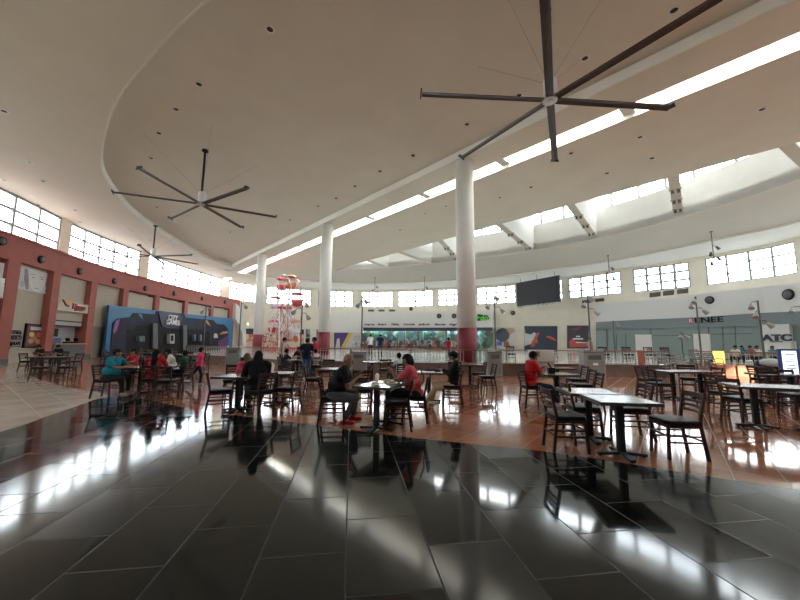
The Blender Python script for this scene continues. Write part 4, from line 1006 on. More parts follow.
# ---------------------------------------------------------------- dining chairs and tables
def make_chair():
    t = thing('dining_chair', '', 'chair')
    for sx in (-1, 1):
        # rear leg running up into the back post, front leg
        b = MB(); pts = [(.195*sx, -.26, 0), (.19*sx, -.20, .44), (.19*sx, -.205, .52), (.205*sx, -.275, .855)]
        for a, c in zip(pts[:-1], pts[1:]): b.bar(a, c, .032, .036)
        b.build('leg', M_wood, t)
        MB().bar((.195*sx, .21, 0), (.185*sx, .185, .44), .034, .034).build('leg', M_wood, t)
        MB().bar((.19*sx, -.225, .22), (.19*sx, .19, .22), .02, .025, side=(0, 0, 1)).bar((.19*sx, -.22, .30), (.19*sx, .19, .30), .02, .02, side=(0, 0, 1)).build('side_stretcher', M_wood, t)
    MB().bar((-.19, .195, .30), (.19, .195, .30), .025, .02, side=(0, 0, 1)).build('front_stretcher', M_wood, t)
    MB().bar((-.19, -.228, .24), (.19, -.228, .24), .025, .02, side=(0, 0, 1)).build('rear_stretcher', M_wood, t)
    for z, h in ((.815, .07), (.735, .032), (.67, .032), (.605, .032)):
        y = -.205-.08*(z-.52)/.38; v = []
        k = MB(); n = 5
        for i in range(n):
            x0, x1 = -.19+.38*i/n, -.19+.38*(i+1)/n; c0, c1 = -.025*(1-(x0/.19)**2), -.025*(1-(x1/.19)**2)
            k.bar((x0, y+c0, z), (x1, y+c1, z), h, .016, side=(0, 0, 1))
        k.build('back_slat', M_wood, t)
    k = MB(); o = []
    for z, s in ((.44, .96), (.455, 1), (.485, 1), (.497, .93)):
        o += [(x*s, y*s-.005, z) for x, y in ((-.215, -.20), (-.13, -.215), (.13, -.215), (.215, -.20), (.225, .0), (.225, .18), (.16, .225), (-.16, .225), (-.225, .18), (-.225, 0))]
    fs = [(j*10+i, j*10+(i+1) % 10, (j+1)*10+(i+1) % 10, (j+1)*10+i) for j in range(3) for i in range(10)]+[tuple(range(10))[::-1], tuple(range(30, 40))]
    k.add(o, fs, None, True); k.build('seat', M_vinyl, t, bevel=.004)
    MB().box((0, -.0, .425), (.40, .40, .045)).build('seat_rail', M_wood, t)
    return t
def make_table(lx, ly, peds, mt):
    t = thing('dining_table', '', 'table')
    tp = MB().box((0, 0, .735), (lx-.02, ly-.02, .034)).build('table_top', mt, t, bevel=.004)
    k = MB()
    for s in (-1, 1): k.box((s*lx/2, 0, .733), (.025, ly+.025, .042)); k.box((0, s*ly/2, .733), (lx, .025, .042))
    k.build('edge_band', M_edge, tp)
    for x in peds:
        MB().box((x, 0, .37), (.085, .085, .68)).box((x, 0, .71), (.34, .34, .015)).build('pedestal', M_iron, t, bevel=.006)
        k = MB()
        for d in ((1, 0), (-1, 0), (0, 1), (0, -1)):
            r = .30; k.bar((x, 0, .055), (x+d[0]*r, d[1]*r, .03), .07 if d[0] == 0 else .07, .035, side=(d[1], d[0], 0) if False else (-d[1], d[0], 0)); k.cyl((x+d[0]*(r-.03), d[1]*(r-.03), 0), (x+d[0]*(r-.03), d[1]*(r-.03), .03), .022, n=8)
        k.build('cross_foot', M_iron, t)
    return t
CH = make_chair(); chair_used = [False]
def chair(px, py, yaw, lab, grp=None, p=None):
    v = p or G(px, py)
    if not chair_used[0]:
        chair_used[0] = True; CH.location = (v[0], v[1], 0); CH.rotation_euler.z = R(yaw); CH['label'] = lab
        if grp: CH['group'] = grp
        return CH
    return dup(CH, (v[0], v[1], 0), R(yaw), lab, grp)
M_topw = mat('laminate_pale', (.30, .28, .25), .14, var=.08, vscale=20); M_topbrown = mat('laminate_brown', (.20, .11, .07), .22, var=.2, vscale=15)
TB = {}
def table(x, y, yaw, kind, lab, grp=None):
    if kind not in TB:
        TB[kind] = make_table(*{'sq': (.72, .72, (0,), M_top), 'rect': (1.0, .66, (-.24, .24), M_topw), 'long': (1.5, .75, (-.4, .4), M_top), 'wood': (.8, .72, (0,), M_topbrown), 'pale': (.8, .75, (0,), M_topw)}[kind])
        t = TB[kind]; t.location = (x, y, 0); t.rotation_euler.z = R(yaw); t['label'] = lab
        if grp: t['group'] = grp
        return t
    return dup(TB[kind], (x, y, 0), R(yaw), lab, grp)
def tpx(px, py, yaw, kind, lab, grp=None): v = G(px, py); return table(v.x, v.y, yaw, kind, lab, grp)
# right foreground pair of tables
table(2.98, 4.83, -8, 'sq', 'nearest dining table, dark edged laminate top, at front right')
table(2.98, 5.60, -8, 'sq', 'dining table pushed against the back of the nearest table')
chair(567, 449.5, -92, 'nearest empty chair on the left side of the front right tables, facing right')
chair(584, 436.5, -96, 'second empty chair from the front on the left side of the front right tables')
chair(677, 456, 83, 'lone empty chair right of the nearest table, back to the right')
chair(631, 438, 84, 'empty chair behind the right end of the nearest table')
chair(583, 404, 80, 'empty chair right of the red shirted diner table, nearer of two')
chair(589, 412, 80, 'empty chair just left of the pair, closest behind the front right tables')
# red shirt diner tables
tpx(557, 405, 5, 'pale', 'pale topped table in front of the seated man in red')
tpx(558, 393, 5, 'wood', 'brown topped table beyond the red shirted man')
chair(533, 406, -88, 'chair under the seated man in red polo')
chair(577, 396, 86, 'empty chair facing left at the brown table beyond the man in red')
# centre tables
tpx(470, 387, 0, 'wood', 'small brown topped table before the nearest column')
chair(478, 387.5, 88, 'chair with pale sheen seat right of the small brown table, left of two')
chair(486.5, 392, 92, 'chair right of the small brown table, right of two')
tpx(429, 402, 4, 'pale', 'pale topped table before the person reclining with a phone')
chair(452, 406, 78, 'chair under the person in black with beige trousers')
chair(455, 389, 170, 'empty chair behind the person reclining with a phone')
# couple
table(-.30, 6.35, 68, 'rect', 'pale topped table between the bald man and the woman in coral')
chair(333, 423, -84, 'chair under the bald man in black shirt')
chair(397, 429, 86, 'nearest empty chair with its back to the woman in coral')
chair(414, 421, 84, 'chair under the woman in coral shirt')
chair(362, 411, -172, 'empty chair at the far side of the couple table')
# behind the couple
tpx(335, 396, 0, 'pale', 'white looking table behind the left of the bald man')
chair(314, 396, -84, 'mahogany chair left of the white table behind the bald man')
chair(361, 397, 84, 'mahogany chair right of the white table, partly behind the bald man')
chair(326, 384, 175, 'mahogany chair behind the white table near the child in white at the group')
tpx(372, 382, 0, 'sq', 'small table behind the couple before the grey bin')
chair(384, 382, 12, 'mahogany chair with back to camera left of the small child, left of two')
chair(393, 388, 8, 'mahogany chair with back to camera left of the small child, right of two')
chair(399, 391, 30, 'chair under the small child in white behind the coral woman')
# group of standing people
tpx(297, 378.5, 0, 'wood', 'wood topped table amid the standing group of people')
chair(284, 377, -80, 'chair under the seated boy in navy at the standing group')
chair(299, 372, 172, 'chair under the seated person in dark shirt at the standing group')
chair(315, 377.5, 20, 'chair under the child in white at the standing group')
# hooded diner
tpx(237, 411, -5, 'pale', 'table before the chair left of the person in black hood')
tpx(276, 404.5, 0, 'wood', 'brown table with white cup right of the person in black hood')
chair(219, 413, -62, 'leftmost chair at the hooded diner table, slatted back to camera')
chair(258, 414, 60, 'chair under the person in black hood')
chair(286.5, 410, 80, 'chair right of the hooded diner, facing left, back to the right')
chair(243, 400, 180, 'chair under the person in pink behind the hooded diner')
chair(232, 398, -160, 'empty chair beyond the hooded diner table at left')
chair(280, 391, 150, 'empty chair beyond the brown table with the white cup')
# family table at left
tpx(139, 394, 0, 'sq', 'family table at left, in front of the woman in teal')
tpx(166, 391, 0, 'sq', 'second family table at left, before the man in white shirt')
chair(106, 397.5, -86, 'slat backed chair under the woman in teal')
chair(152, 397, 8, 'chair under the woman with long black hair at the family table')
chair(181, 390, 80, 'chair under the child in green at the family table')
chair(132, 386, 180, 'chair under the girl behind the family table')
chair(158, 384, 176, 'chair under the person in red behind the family table')
chair(172, 385, 168, 'chair under the man in white at the family table')
chair(166, 399, 5, 'empty chair with back to camera between the family and the camera')
# right middle tables
table(7.95, 9.75, 3, 'long', 'long table before the stacked grey chairs')
chair(651, 396, -80, 'mahogany chair at the left end of the long table, left of two')
chair(660, 402, -86, 'mahogany chair at the left end of the long table, right of two')
chair(709, 398.5, 82, 'mahogany chair at the right end of the long table')
chair(690, 394, 150, 'mahogany chair behind the right half of the long table')
# right edge tables
table(6.85, 6.32, -22, 'long', 'long dark edged table nearest the right edge')
chair(728, 415, -78, 'dark chair at the left end of the right edge table, farther of two')
chair(744, 423.5, -84, 'dark chair at the left end of the right edge table, nearer of two')
chair(799, 418, 84, 'dark chair at the right end of the right edge table')
chair(779, 409, 160, 'dark chair behind the middle of the right edge table')
table(9.6, 8.9, -12, 'rect', 'table beyond the right edge table beside the blue edged sign')
chair(765, 394.5, -80, 'mahogany chair left of the table by the blue edged sign, left of two')
chair(776, 397, -84, 'mahogany chair left of the table by the blue edged sign, right of two')
chair(797, 405, 170, 'mahogany chair at the right edge behind the long table')
# far left table
tpx(49, 374, 0, 'long', 'long dark table at far left before the food poster')
G_ = 'chairs around the far left table'
chair(27, 371, -85, 'chair at the left end of the far left table')
chair(40, 380, 10, 'chair with back to camera at the far left table, left of two')
chair(66, 379, 14, 'chair with back to camera at the far left table, right of two')
chair(41, 367, 180, 'chair under the dark haired diner at the far left table, left of two')
chair(59, 367, 180, 'chair under the dark haired diner at the far left table, right of two')
chair(73, 371, 88, 'chair at the right end of the far left table')
chair(106.5, 363, -90, 'single dark chair standing before the left end of the blue arcade front')
# many tables and chairs before the arcade
rng = random.Random(11)
MG = 'chairs in the crowded seating before the arcade'; MT = 'tables in the crowded seating before the arcade'
for i, (px, py) in enumerate([(128, 359), (144, 360), (160, 359.5), (137, 364.5), (153, 365.5), (170, 363), (176, 368), (122, 367), (190, 369.5)]):
    v = G(px, py); a = rng.uniform(-20, 20)
    table(v.x, v.y, a, 'wood', 'red brown table in the crowded seating before the arcade', MT)
    for q in (0, 1, 2):
        b = a+(-90, 90, 180)[q]+rng.uniform(-12, 12); d = Vector((-math.sin(R(b)), math.cos(R(b))))*-.62
        chair(0, 0, b, 'red brown slat backed chair in the crowded seating before the arcade', MG, p=(v.x+d.x, v.y+d.y))
# small red brown things on the platform: chairs near right shops
for px, lab in ((605, 'dark chair on the platform behind the railing near the short light pole'), (629, 'dark chair on the platform left of the blank shop board'), (651, 'dark chair on the platform before the blank shop board'), (668, 'dark chair on the platform behind the stacked chairs'),
                (511, 'black chair behind the railing right of the slim bin')):
    v = aty(px, 360, 18.5); o = chair(0, 0, 170, lab, None, p=(v.x, v.y)); o.location.z = PZ
# stacked grey metal armchairs
M_ac = mat('grey_metal_chair', (.17, .17, .165), .45, .3)
def make_arm():
    t = thing('stacking_chair', '', 'chair')
    k = MB()
    for s in (-1, 1): k.tube([(.24*s, .24, 0), (.25*s, .22, .62), (.25*s, .1, .66), (.25*s, -.2, .66), (.23*s, -.24, .62)], .019, 6)
    k.build('arm_frame', M_ac, t)
    k = MB()
    for s in (-1, 1): k.tube([(.22*s, -.30, 0), (.21*s, -.22, .44), (.19*s, -.32, .84)], .019, 6)
    k.tube([(-.19, -.32, .84), (-.1, -.335, .875), (.1, -.335, .875), (.19, -.32, .84)], .019, 6); k.build('back_frame', M_ac, t)
    k = MB(); k.bar((-.2, -.3, .80), (.2, -.3, .80), .05, .012, side=(0, 0, 1)).bar((-.2, -.285, .70), (.2, -.285, .70), .04, .012, side=(0, 0, 1)).bar((-.2, -.265, .61), (.2, -.265, .61), .04, .012, side=(0, 0, 1)); k.build('backrest', M_ac, t)
    MB().box((0, 0, .44), (.44, .44, .02)).build('seat', M_dkgrey, t, bevel=.006)
    return t
AR = make_arm(); used = False
for si, (px, py, n, yaw, lab) in enumerate([(669, 378, 2, 178, 'leftmost stack'), (683.5, 378, 2, 175, 'second stack from left'), (702, 378, 3, 170, 'tall stack'), (716, 378, 2, 168, 'rightmost stack')]):
    v = G(px, py)
    for i in range(n):
        lb = 'grey metal armchair in the ' + lab + ' of chairs, ' + (['lowest', 'second up', 'third up', 'fourth up', 'fifth up'][i] if i < n-1 else 'topmost')
        loc = (v.x, v.y+.05*i, .19*i); 
        if not used: used = True; AR.location = loc; AR.rotation_euler.z = R(yaw); AR['label'] = lb; AR['group'] = 'stacked grey armchairs'
        else: dup(AR, loc, R(yaw), lb, 'stacked grey armchairs')

# ---------------------------------------------------------------- things on the tables
def cup(x, y, z, lab, s=1, lid=True):
    t = thing('paper_cup', lab, 'cup', (x, y, z)); MB().lathe([(.0, 0), (.028*s, 0), (.042*s, .11*s), (.0, .11*s)], n=14).build('cup_wall', mat('cup_white', (.75, .74, .72), .5), t)
    if lid: MB().lathe([(.045*s, .105*s), (.045*s, .12*s), (.03*s, .15*s), (.008*s, .165*s), (.0, .165*s)], n=14).build('dome_lid', mat('lid_white', (.7, .7, .7), .3), t)
    return t
def plate(x, y, z, lab, food):
    t = thing('plate', lab, 'plate', (x, y, z)); MB().lathe([(.0, .004), (.07, .004), (.115, .02), (.11, .024), (.07, .008), (.0, .008)], n=20).build('dish', mat('dish_white', (.75, .74, .7), .3), t)
    k = MB()
    for i in range(5): k.ell((math.cos(i*1.3)*.03, math.sin(i*1.3)*.03, .03), (.035, .03, .022), 8)
    tag(k.build('food', food), 'helping of food heaped on the ' + lab.split(' plate')[0] + ' plate', 'food', kind='stuff').location = (x, y, z)
    return t
ZT = .756
M_food = mat('food_pale', (.55, .42, .28), .6, var=.3, vscale=20); M_food2 = mat('food_green', (.25, .30, .12), .6, var=.4, vscale=25)
cup(-.42, 6.62, ZT, 'white lidded cup on the couple table behind the plates', .95)
plate(-.42, 6.15, ZT, 'white plate nearest the bald man on the couple table', M_food); plate(-.13, 6.32, ZT, 'white plate nearest the woman in coral on the couple table', M_food2)
plate(-.22, 6.62, ZT, 'white plate at the far end of the couple table', M_food)
t = thing('serving_tray', 'dark serving tray holding nothing, at the couple table centre', 'tray', (-.3, 6.4, ZT), R(60))
bpy.data.objects.remove(t)
v = G(276, 404.5); cup(v.x-.14, v.y, ZT, 'white lidded cup on the brown table right of the hooded diner', 1.4)
v = G(429, 402); t = thing('paper_sheet', 'white paper place mat on the table before the reclining person', 'paper', (v.x-.08, v.y-.05, ZT), R(8)); MB().box((0, 0, .002), (.42, .3, .003)).build('sheet', M_white, t)
t = thing('serving_tray', 'black tray on the table before the reclining person', 'tray', (v.x+.12, v.y+.2, ZT), R(4)); MB().box((0, 0, .008), (.4, .28, .012)).build('tray_base', M_black, t, bevel=.004); MB().box((0, .14, .018), (.4, .012, .02)).box((0, -.14, .018), (.4, .012, .02)).build('tray_rim', M_black, t)
v = G(139, 394); cup(v.x+.05, v.y+.1, ZT, 'white cup on the family table beside the girl', 1.3)
t = thing('drink_bottle', 'tall black bottle on the family table left of the long haired woman', 'bottle', (v.x+.12, v.y-.1, ZT)); MB().lathe([(.0, 0), (.036, 0), (.038, .17), (.015, .22), (.015, .25), (0, .25)], n=14).build('bottle_body', mat('cola_black', (.03, .012, .01), .15), t); MB().cyl((0, 0, .25), (0, 0, .275), .016).build('cap', M_redcol, t)
v = G(166, 391); plate(v.x, v.y, ZT, 'white plate before the man in white at the family table', M_food)
t = thing('serving_tray', 'black box shaped napkin holder on the table of the man in red', 'napkin holder', (G(557, 405).x-.1, G(557, 405).y, ZT)); t.name = 'napkin_holder'; MB().box((0, 0, .07), (.16, .1, .14)).build('holder_body', M_black, t, bevel=.008); MB().box((0, -.0, .145), (.12, .06, .02)).build('napkins', M_white, t)
#@@PART4
# ---------------------------------------------------------------- people
def _caps(p0, p1, r0, r1, n=10, flat=None):
    """closed tapered capsule; flat = (axis, factor) squashes it along an axis about its own line"""
    p0, p1 = np.array(p0, float), np.array(p1, float); d = p1-p0; L = np.linalg.norm(d); z = d/L if L > 1e-6 else np.array([0, 0, 1.])
    x = np.cross(z, [0, 1, 0] if abs(z[1]) < .9 else [1, 0, 0]); x /= np.linalg.norm(x); y = np.cross(z, x)
    V = [p0-z*r0]; rings = []
    for a in (-60, -30, 0): rings.append((p0+z*r0*math.sin(R(a)), r0*math.cos(R(a))))
    for t in (.33, .66): rings.append((p0+d*t, r0+(r1-r0)*t))
    for a in (0, 30, 60): rings.append((p1+z*r1*math.sin(R(a)), r1*math.cos(R(a))))
    for c, r in rings:
        for i in range(n): V.append(c+(x*math.cos(2*math.pi*i/n)+y*math.sin(2*math.pi*i/n))*r)
    V.append(p1+z*r1); V = np.array(V)
    Fc = [(0, 1+(i+1) % n, 1+i) for i in range(n)]; m = len(rings)
    for k in range(m-1): Fc += [(1+k*n+i, 1+k*n+(i+1) % n, 1+(k+1)*n+(i+1) % n, 1+(k+1)*n+i) for i in range(n)]
    e = len(V)-1; Fc += [(e, 1+(m-1)*n+i, 1+(m-1)*n+(i+1) % n) for i in range(n)]
    if flat is not None:
        ax, f = flat; ax = np.array(ax, float); ax /= np.linalg.norm(ax); mid = (p0+p1)/2
        V = V+np.outer(((V-mid)@ax)*(f-1), ax)
    return V, Fc
def _ell(c, r, M=None, n=14):
    V = []; Fc = []; k = n//2
    V.append((0, 0, r[2]))
    for j in range(1, k):
        a = math.pi*j/k
        for i in range(n): t = 2*math.pi*i/n; V.append((r[0]*math.sin(a)*math.cos(t), r[1]*math.sin(a)*math.sin(t), r[2]*math.cos(a)))
    V.append((0, 0, -r[2])); V = np.array(V, float)
    Fc += [(0, 1+i, 1+(i+1) % n) for i in range(n)]
    for j in range(k-2): Fc += [(1+j*n+i, 1+(j+1)*n+i, 1+(j+1)*n+(i+1) % n, 1+j*n+(i+1) % n) for i in range(n)]
    e = len(V)-1; o = 1+(k-2)*n; Fc += [(e, o+(i+1) % n, o+i) for i in range(n)]
    if M is not None: V = V@np.array(M).T
    return V+np.array(c, float), Fc
def ik(a, c, l1, l2, pole):
    a, c, pole = (np.array(q, float) for q in (a, c, pole)); d = c-a; L = np.linalg.norm(d); mx = (l1+l2)*.995
    if L > mx: c = a+d/L*mx; d = c-a; L = mx
    u = d/L; x = (l1*l1-l2*l2+L*L)/(2*L); h = math.sqrt(max(0, l1*l1-x*x)); p = pole-u*(pole@u); p /= np.linalg.norm(p)
    return a+u*x+p*h, c
def person(label, x, y, yaw, ht=1.68, pose='sit', shirt=(.1, .1, .1), pants=(.03, .03, .04), shoes=(.03, .03, .03), skin=(.30, .16, .10), hair=(.012, .01, .01), style='short',
           g=1.0, lean=6, head=(8, 0), hands=None, ankles=None, sleeve='short', legs='long', near=False, z=0, belly=1.0, hk=1.0, group=None, hipz=None, shoeh=True):
    s = ht/1.7; A = lambda *v: np.array(v, float)
    sit = pose == 'sit'
    hz = hipz or ((.455+.06*s*(.6+.4*g)) if sit else .915*s)
    th, sh = .42*s, .41*s
    u = A(0, math.sin(R(lean)), math.cos(R(lean)))
    hip = A(0, -.02 if sit else 0, hz)
    sc = hip+u*.50*s; nk = hip+u*.565*s
    hp, hy = head; hd = A(math.sin(R(hy))*math.sin(R(hp)), math.cos(R(hy))*math.sin(R(hp)), math.cos(R(hp)))
    hs = s*hk; hc = nk+hd*.105*hs
    # head frame
    cy_, sy_ = math.cos(R(-hy)), math.sin(R(-hy)); ty, sy2 = math.cos(R(hp)), math.sin(R(hp))
    Rz = np.array([[cy_, -sy_, 0], [sy_, cy_, 0], [0, 0, 1]]); Rx = np.array([[1, 0, 0], [0, ty, sy2], [0, -sy2, ty]]); HM = Rz@Rx
    hl = lambda *v: hc+HM@(A(*v)*hs)
    if hands is None: hands = ((-.13, .40, .80), (.13, .40, .80)) if sit else ((-.25, .06, .76*s), (.25, .06, .76*s))
    if ankles is None:
        ankles = ((-.11, .40*s+.02, max(.085*s, hz-sh)), (.11, .42*s+.02, max(.085*s, hz-sh))) if sit else ((-.09, 0, .085*s), (.09, .02, .085*s))
    parts = []; seg = []
    def cap(lab, p0, p1, r0, r1, flat=None, n=10): parts.append(_caps(p0, p1, r0*1.0, r1*1.0, n, flat)); seg.append((lab, np.array(p0, float), np.array(p1, float), r0, r1))
    def ell(lab, c, r, M=None, n=14): parts.append(_ell(c, r, M, n)); seg.append((lab, np.array(c, float)-A(r[0]*.4, 0, 0), np.array(c, float)+A(r[0]*.4, 0, 0), min(r)*1.0, min(r)*1.0))
    LM = np.array([[1, 0, 0], [0, u[2], u[1]], [0, -u[1], u[2]]])
    w = (.5+.5*g)
    ell('pelvis', hip+A(0, 0, .0), (.168*s*g, .125*s*g, .115*s))
    ell('torso', hip+u*.17*s+A(0, .02*(belly-1)*6*s*.4, 0), (.150*s*g, .112*s*g*belly, .15*s), LM)
    ell('torso', hip+u*.37*s, (.165*s*w, .108*s*w, .165*s), LM)
    cap('torso', sc+A(-.145*s*w, 0, 0), sc+A(.145*s*w, 0, 0), .062*s*w, .062*s*w)
    cap('neck', hip+u*.50*s, hc-HM@(A(0, -.0, .05)*hs), .056*s, .052*s)
    ell('head', hl(0, -.006, .022), (.076*hs, .094*hs, .100*hs), HM); ell('head', hl(0, .022, -.052), (.053*hs, .064*hs, .062*hs), HM)
    cap('head', hl(0, .085, .012), hl(0, .114, -.026), .011*hs, .018*hs, n=8)
    cap('head', hl(-.022, .078, -.058), hl(.022, .078, -.058), .011*hs, .011*hs, n=8)
    cap('head', hl(-.035, .080, .030), hl(.035, .080, .030), .010*hs, .010*hs, n=8)
    for q in (-1, 1): cap('head', hl(.076*q, -.012, .018), hl(.079*q, -.006, -.022), .016*hs, .010*hs, (HM@A(1, 0, 0), .6), 8)
    arms = {}
    for q, hnd in zip((-1, 1), hands):
        shd = sc+A(.185*s*w*q, 0, -.015*s)
        el, wr = ik(shd, A(*hnd), .285*s, .25*s, A(.55*q, -.5, -.9))
        cap('uarm', shd, el, .052*s*w, .041*s*w); cap('farm', el, wr, .041*s*w, .028*s)
        d = wr-el; d /= np.linalg.norm(d); f = A(0, .5, -.15) if sit else A(0, .15, -1); fd = d*.75+f*.4; fd /= np.linalg.norm(fd)
        side = np.cross(fd, A(0, 0, 1) if abs(fd[2]) < .8 else A(0, 1, 0)); side /= np.linalg.norm(side); nrm = np.cross(side, fd)
        pc = wr+fd*.085*s; cap('hand', wr, wr+fd*.075*s, .026*s, .033*s, (nrm, .55)); arms[q] = pc
        fr_ = .0085*s if near else .0105*s
        for i, (o, l) in enumerate(((-.026, .060), (-.009, .072), (.009, .068), (.026, .052))):
            b0 = wr+fd*.082*s+side*o*s; b1 = b0+fd*l*.5*s-nrm*.006*s; b2 = b1+(fd*.75-nrm*.65*(1 if nrm[2] > 0 else -1))*l*.5*s
            cap('hand', b0-fd*.02*s, b1, fr_, fr_*.95, n=6); cap('hand', b1, b2, fr_*.95, fr_*.85, n=6)
        t0 = wr+fd*.03*s-side*q*.024*s; t1 = t0+(fd*.6-side*q*.65)*.036*s; t2 = t1+(fd*.95-side*q*.1)*.028*s
        cap('hand', t0, t1, fr_*1.25, fr_*1.1, n=6); cap('hand', t1, t2, fr_*1.1, fr_*.95, n=6)
    for q, an in zip((-1, 1), ankles):
        hj = hip+A(.092*s*g*q, .0, -.02*s); pole = A(.15*q, 1, .35) if sit else A(0, 1, 0)
        kn, an = ik(hj, A(*an), th, sh, pole)
        cap('thigh', hj, kn, .083*s*g, .060*s*(.6+.4*g)); cap('calf', kn, an, .058*s*(.6+.4*g), .040*s)
        cap('calf', kn+(an-kn)*.2+A(0, -.012, 0)*s, kn+(an-kn)*.5, .055*s*(.6+.4*g), .046*s)
        fdir = A(.12*q, 1, 0); fz = an[2]-.05*s; fdir /= np.linalg.norm(fdir)
        heel = A(an[0], an[1], fz)-fdir*.045*s; toe = heel+fdir*.175*s
        cap('foot', an, heel+fdir*.03*s, .040*s, .040*s); cap('foot', heel, toe-A(0, 0, .006*s), .038*s, .036*s, ((0, 0, 1), .85))
    V = []; Fc = []; o = 0
    for v, f in parts:
        V.append(v); Fc += [tuple(i+o for i in q) for q in f]; o += len(v)
    V = np.vstack(V)
    me = bpy.data.meshes.new('tmp'); me.from_pydata(V.tolist(), [], Fc); me.update()
    tmp = bpy.data.objects.new('tmp', me); COL.objects.link(tmp)
    rm = tmp.modifiers.new('r', 'REMESH'); rm.mode = 'VOXEL'; rm.voxel_size = .0075 if near else .011; rm.use_smooth_shade = True
    sm_ = tmp.modifiers.new('s', 'SMOOTH'); sm_.factor = .5; sm_.iterations = 3 if near else 2
    bm_ = bpy.data.meshes.new_from_object(tmp.evaluated_get(bpy.context.evaluated_depsgraph_get()))
    bpy.data.objects.remove(tmp)
    bm_.name = 'body'; key = lambda c: '%02x%02x%02x' % tuple(int(max(0, min(1, q))*255) for q in c)
    bm_.materials.clear(); bm_.materials.append(mat('skin_'+key(skin), skin, .5, var=.06, vscale=8))
    root = thing('person', label, 'person', (x, y, z), R(yaw), group)
    body = bpy.data.objects.new('body', bm_); COL.objects.link(body); body.parent = root
    # sort the skin's faces by the limb they lie on
    nf = len(bm_.polygons); cen = np.empty(nf*3); bm_.polygons.foreach_get('center', cen); cen = cen.reshape(-1, 3)
    best = np.full(nf, 1e9); lab = np.zeros(nf, int); tt = np.zeros(nf); names = ['pelvis', 'torso', 'neck', 'head', 'uarm', 'farm', 'hand', 'thigh', 'calf', 'foot']
    for nm, a, b, r0, r1 in seg:
        d = b-a; L2_ = d@d+1e-9; t = np.clip(((cen-a)@d)/L2_, 0, 1); dist = np.linalg.norm(cen-(a+np.outer(t, d)), axis=1)-(r0+(r1-r0)*t)
        mk = dist < best; best[mk] = dist[mk]; lab[mk] = names.index(nm); tt[mk] = t[mk]
    up_ = (cen-hip)@u
    nv = len(bm_.vertices); co = np.empty(nv*3); bm_.vertices.foreach_get('co', co); co = co.reshape(-1, 3)
    no = np.empty(nv*3); bm_.vertices.foreach_get('normal', no); no = no.reshape(-1, 3)
    def shell(name, mask, off, col, rough=.8, lbl=None):
        idx = np.nonzero(mask)[0]
        if len(idx) == 0: return
        fs = [tuple(bm_.polygons[int(i)].vertices) for i in idx]; used = sorted({v for f in fs for v in f}); mp = {v: i for i, v in enumerate(used)}
        wob = .002*np.sin(co[used][:, 2]*90+co[used][:, 0]*40)[:, None]
        vs_ = co[used]+no[used]*(off+wob)
        m2 = bpy.data.meshes.new(name); m2.from_pydata(vs_.tolist(), [], [tuple(mp[v] for v in f) for f in fs]); m2.update(); m2.polygons.foreach_set('use_smooth', [True]*len(fs))
        m2.materials.append(mat('cloth_'+key(col), col, rough, spec=.2, var=.08, vscale=15))
        ob = bpy.data.objects.new(name, m2); COL.objects.link(ob); ob.parent = root
        so_ = ob.modifiers.new('thick', 'SOLIDIFY'); so_.thickness = .006; so_.offset = -1
        return ob
    T, P_, UA, FA, TH, CA, FO = [lab == names.index(q) for q in ('torso', 'pelvis', 'uarm', 'farm', 'thigh', 'calf', 'foot')]
    slv = (UA & (tt < .78)) if sleeve == 'short' else (UA | (FA & (tt < .9)))
    shell('shirt', (T & (up_ > -.09*s)) | (P_ & (up_ > -.055*s)) | slv | ((lab == 2) & (up_ < .535*s)), .016*s, shirt)
    lg = (TH | (CA & (tt < .93))) if legs == 'long' else (TH & (tt < .8))
    shell('trousers', P_ | lg | (T & (up_ < .06*s)), .011*s, pants)
    if legs == 'long': pass
    for q in (-1, 1): shell('shoe', FO & (cen[:, 0]*q > 0), .009*s, shoes, .5)
    # hair, hood
    hb = MB(); cc = hl(0, -.02, .035)
    def hv(c, r, n=18):
        v, f = _ell(c, r, HM, n); return v, f
    mhair = mat('hair_'+key(hair), hair, .7, spec=.12, var=.2, vscale=30)
    if style != 'bald':
        v, f = hv(cc, (.088*hs, .104*hs, .104*hs))
        loc = (v-hc)@HM/hs
        if style == 'hood': cutf = [q for q in f if not (np.mean(loc[list(q)], 0)[1] > .045 and abs(np.mean(loc[list(q)], 0)[2]+.0) < .085)]
        else: cutf = [q for q in f if not (np.mean(loc[list(q)], 0)[1] > .022 and np.mean(loc[list(q)], 0)[2] < .062) and np.mean(loc[list(q)], 0)[2] > -.075]
        hb.add(v, cutf, None, True)
    if style == 'long':
        for a, b, r0, r1 in ((hl(0, -.075, .02), sc+A(0, -.10*s, -.02), .075*hs, .085*s), (sc+A(0, -.10*s, -.02), hip+u*.28*s+A(0, -.125*s*g, 0), .085*s, .045*s)):
            v, f = _caps(a, b, r0, r1, 12, ((0, 1, 0), .5)); hb.add(v, f, None, True)
    if style == 'bun': v, f = _ell(hl(0, -.115, .03), (.045*hs, .045*hs, .045*hs)); hb.add(v, f, None, True)
    if style == 'bob':
        for q in (-1, 1): v, f = _caps(hl(.068*q, -.03, .03), hl(.066*q, -.035, -.085), .03*hs, .024*hs, 10); hb.add(v, f, None, True)
        v, f = _caps(hl(0, -.075, .03), hl(0, -.075, -.085), .06*hs, .05*hs, 10); hb.add(v, f, None, True)
    if style == 'hood':
        v, f = _caps(hl(0, -.05, -.03), sc+A(0, -.02*s, -.05*s), .095*hs, .17*s, 14, ((0, 1, 0), .75)); hb.add(v, f, None, True)
    if hb.v:
        ho = hb.build('head_scarf' if style == 'hood' else 'hair', mhair, root)
        if style not in ('long',): q = ho.modifiers.new('thick', 'SOLIDIFY'); q.thickness = .008; q.offset = 0
    for q in (-1, 1):
        MB().ell(hl(.031*q, .0835, .006), (.012*hs,)*3, 8).build('eye', mat('eye_dark', (.02, .015, .012), .2), root)
    return root, arms
PI_ = math
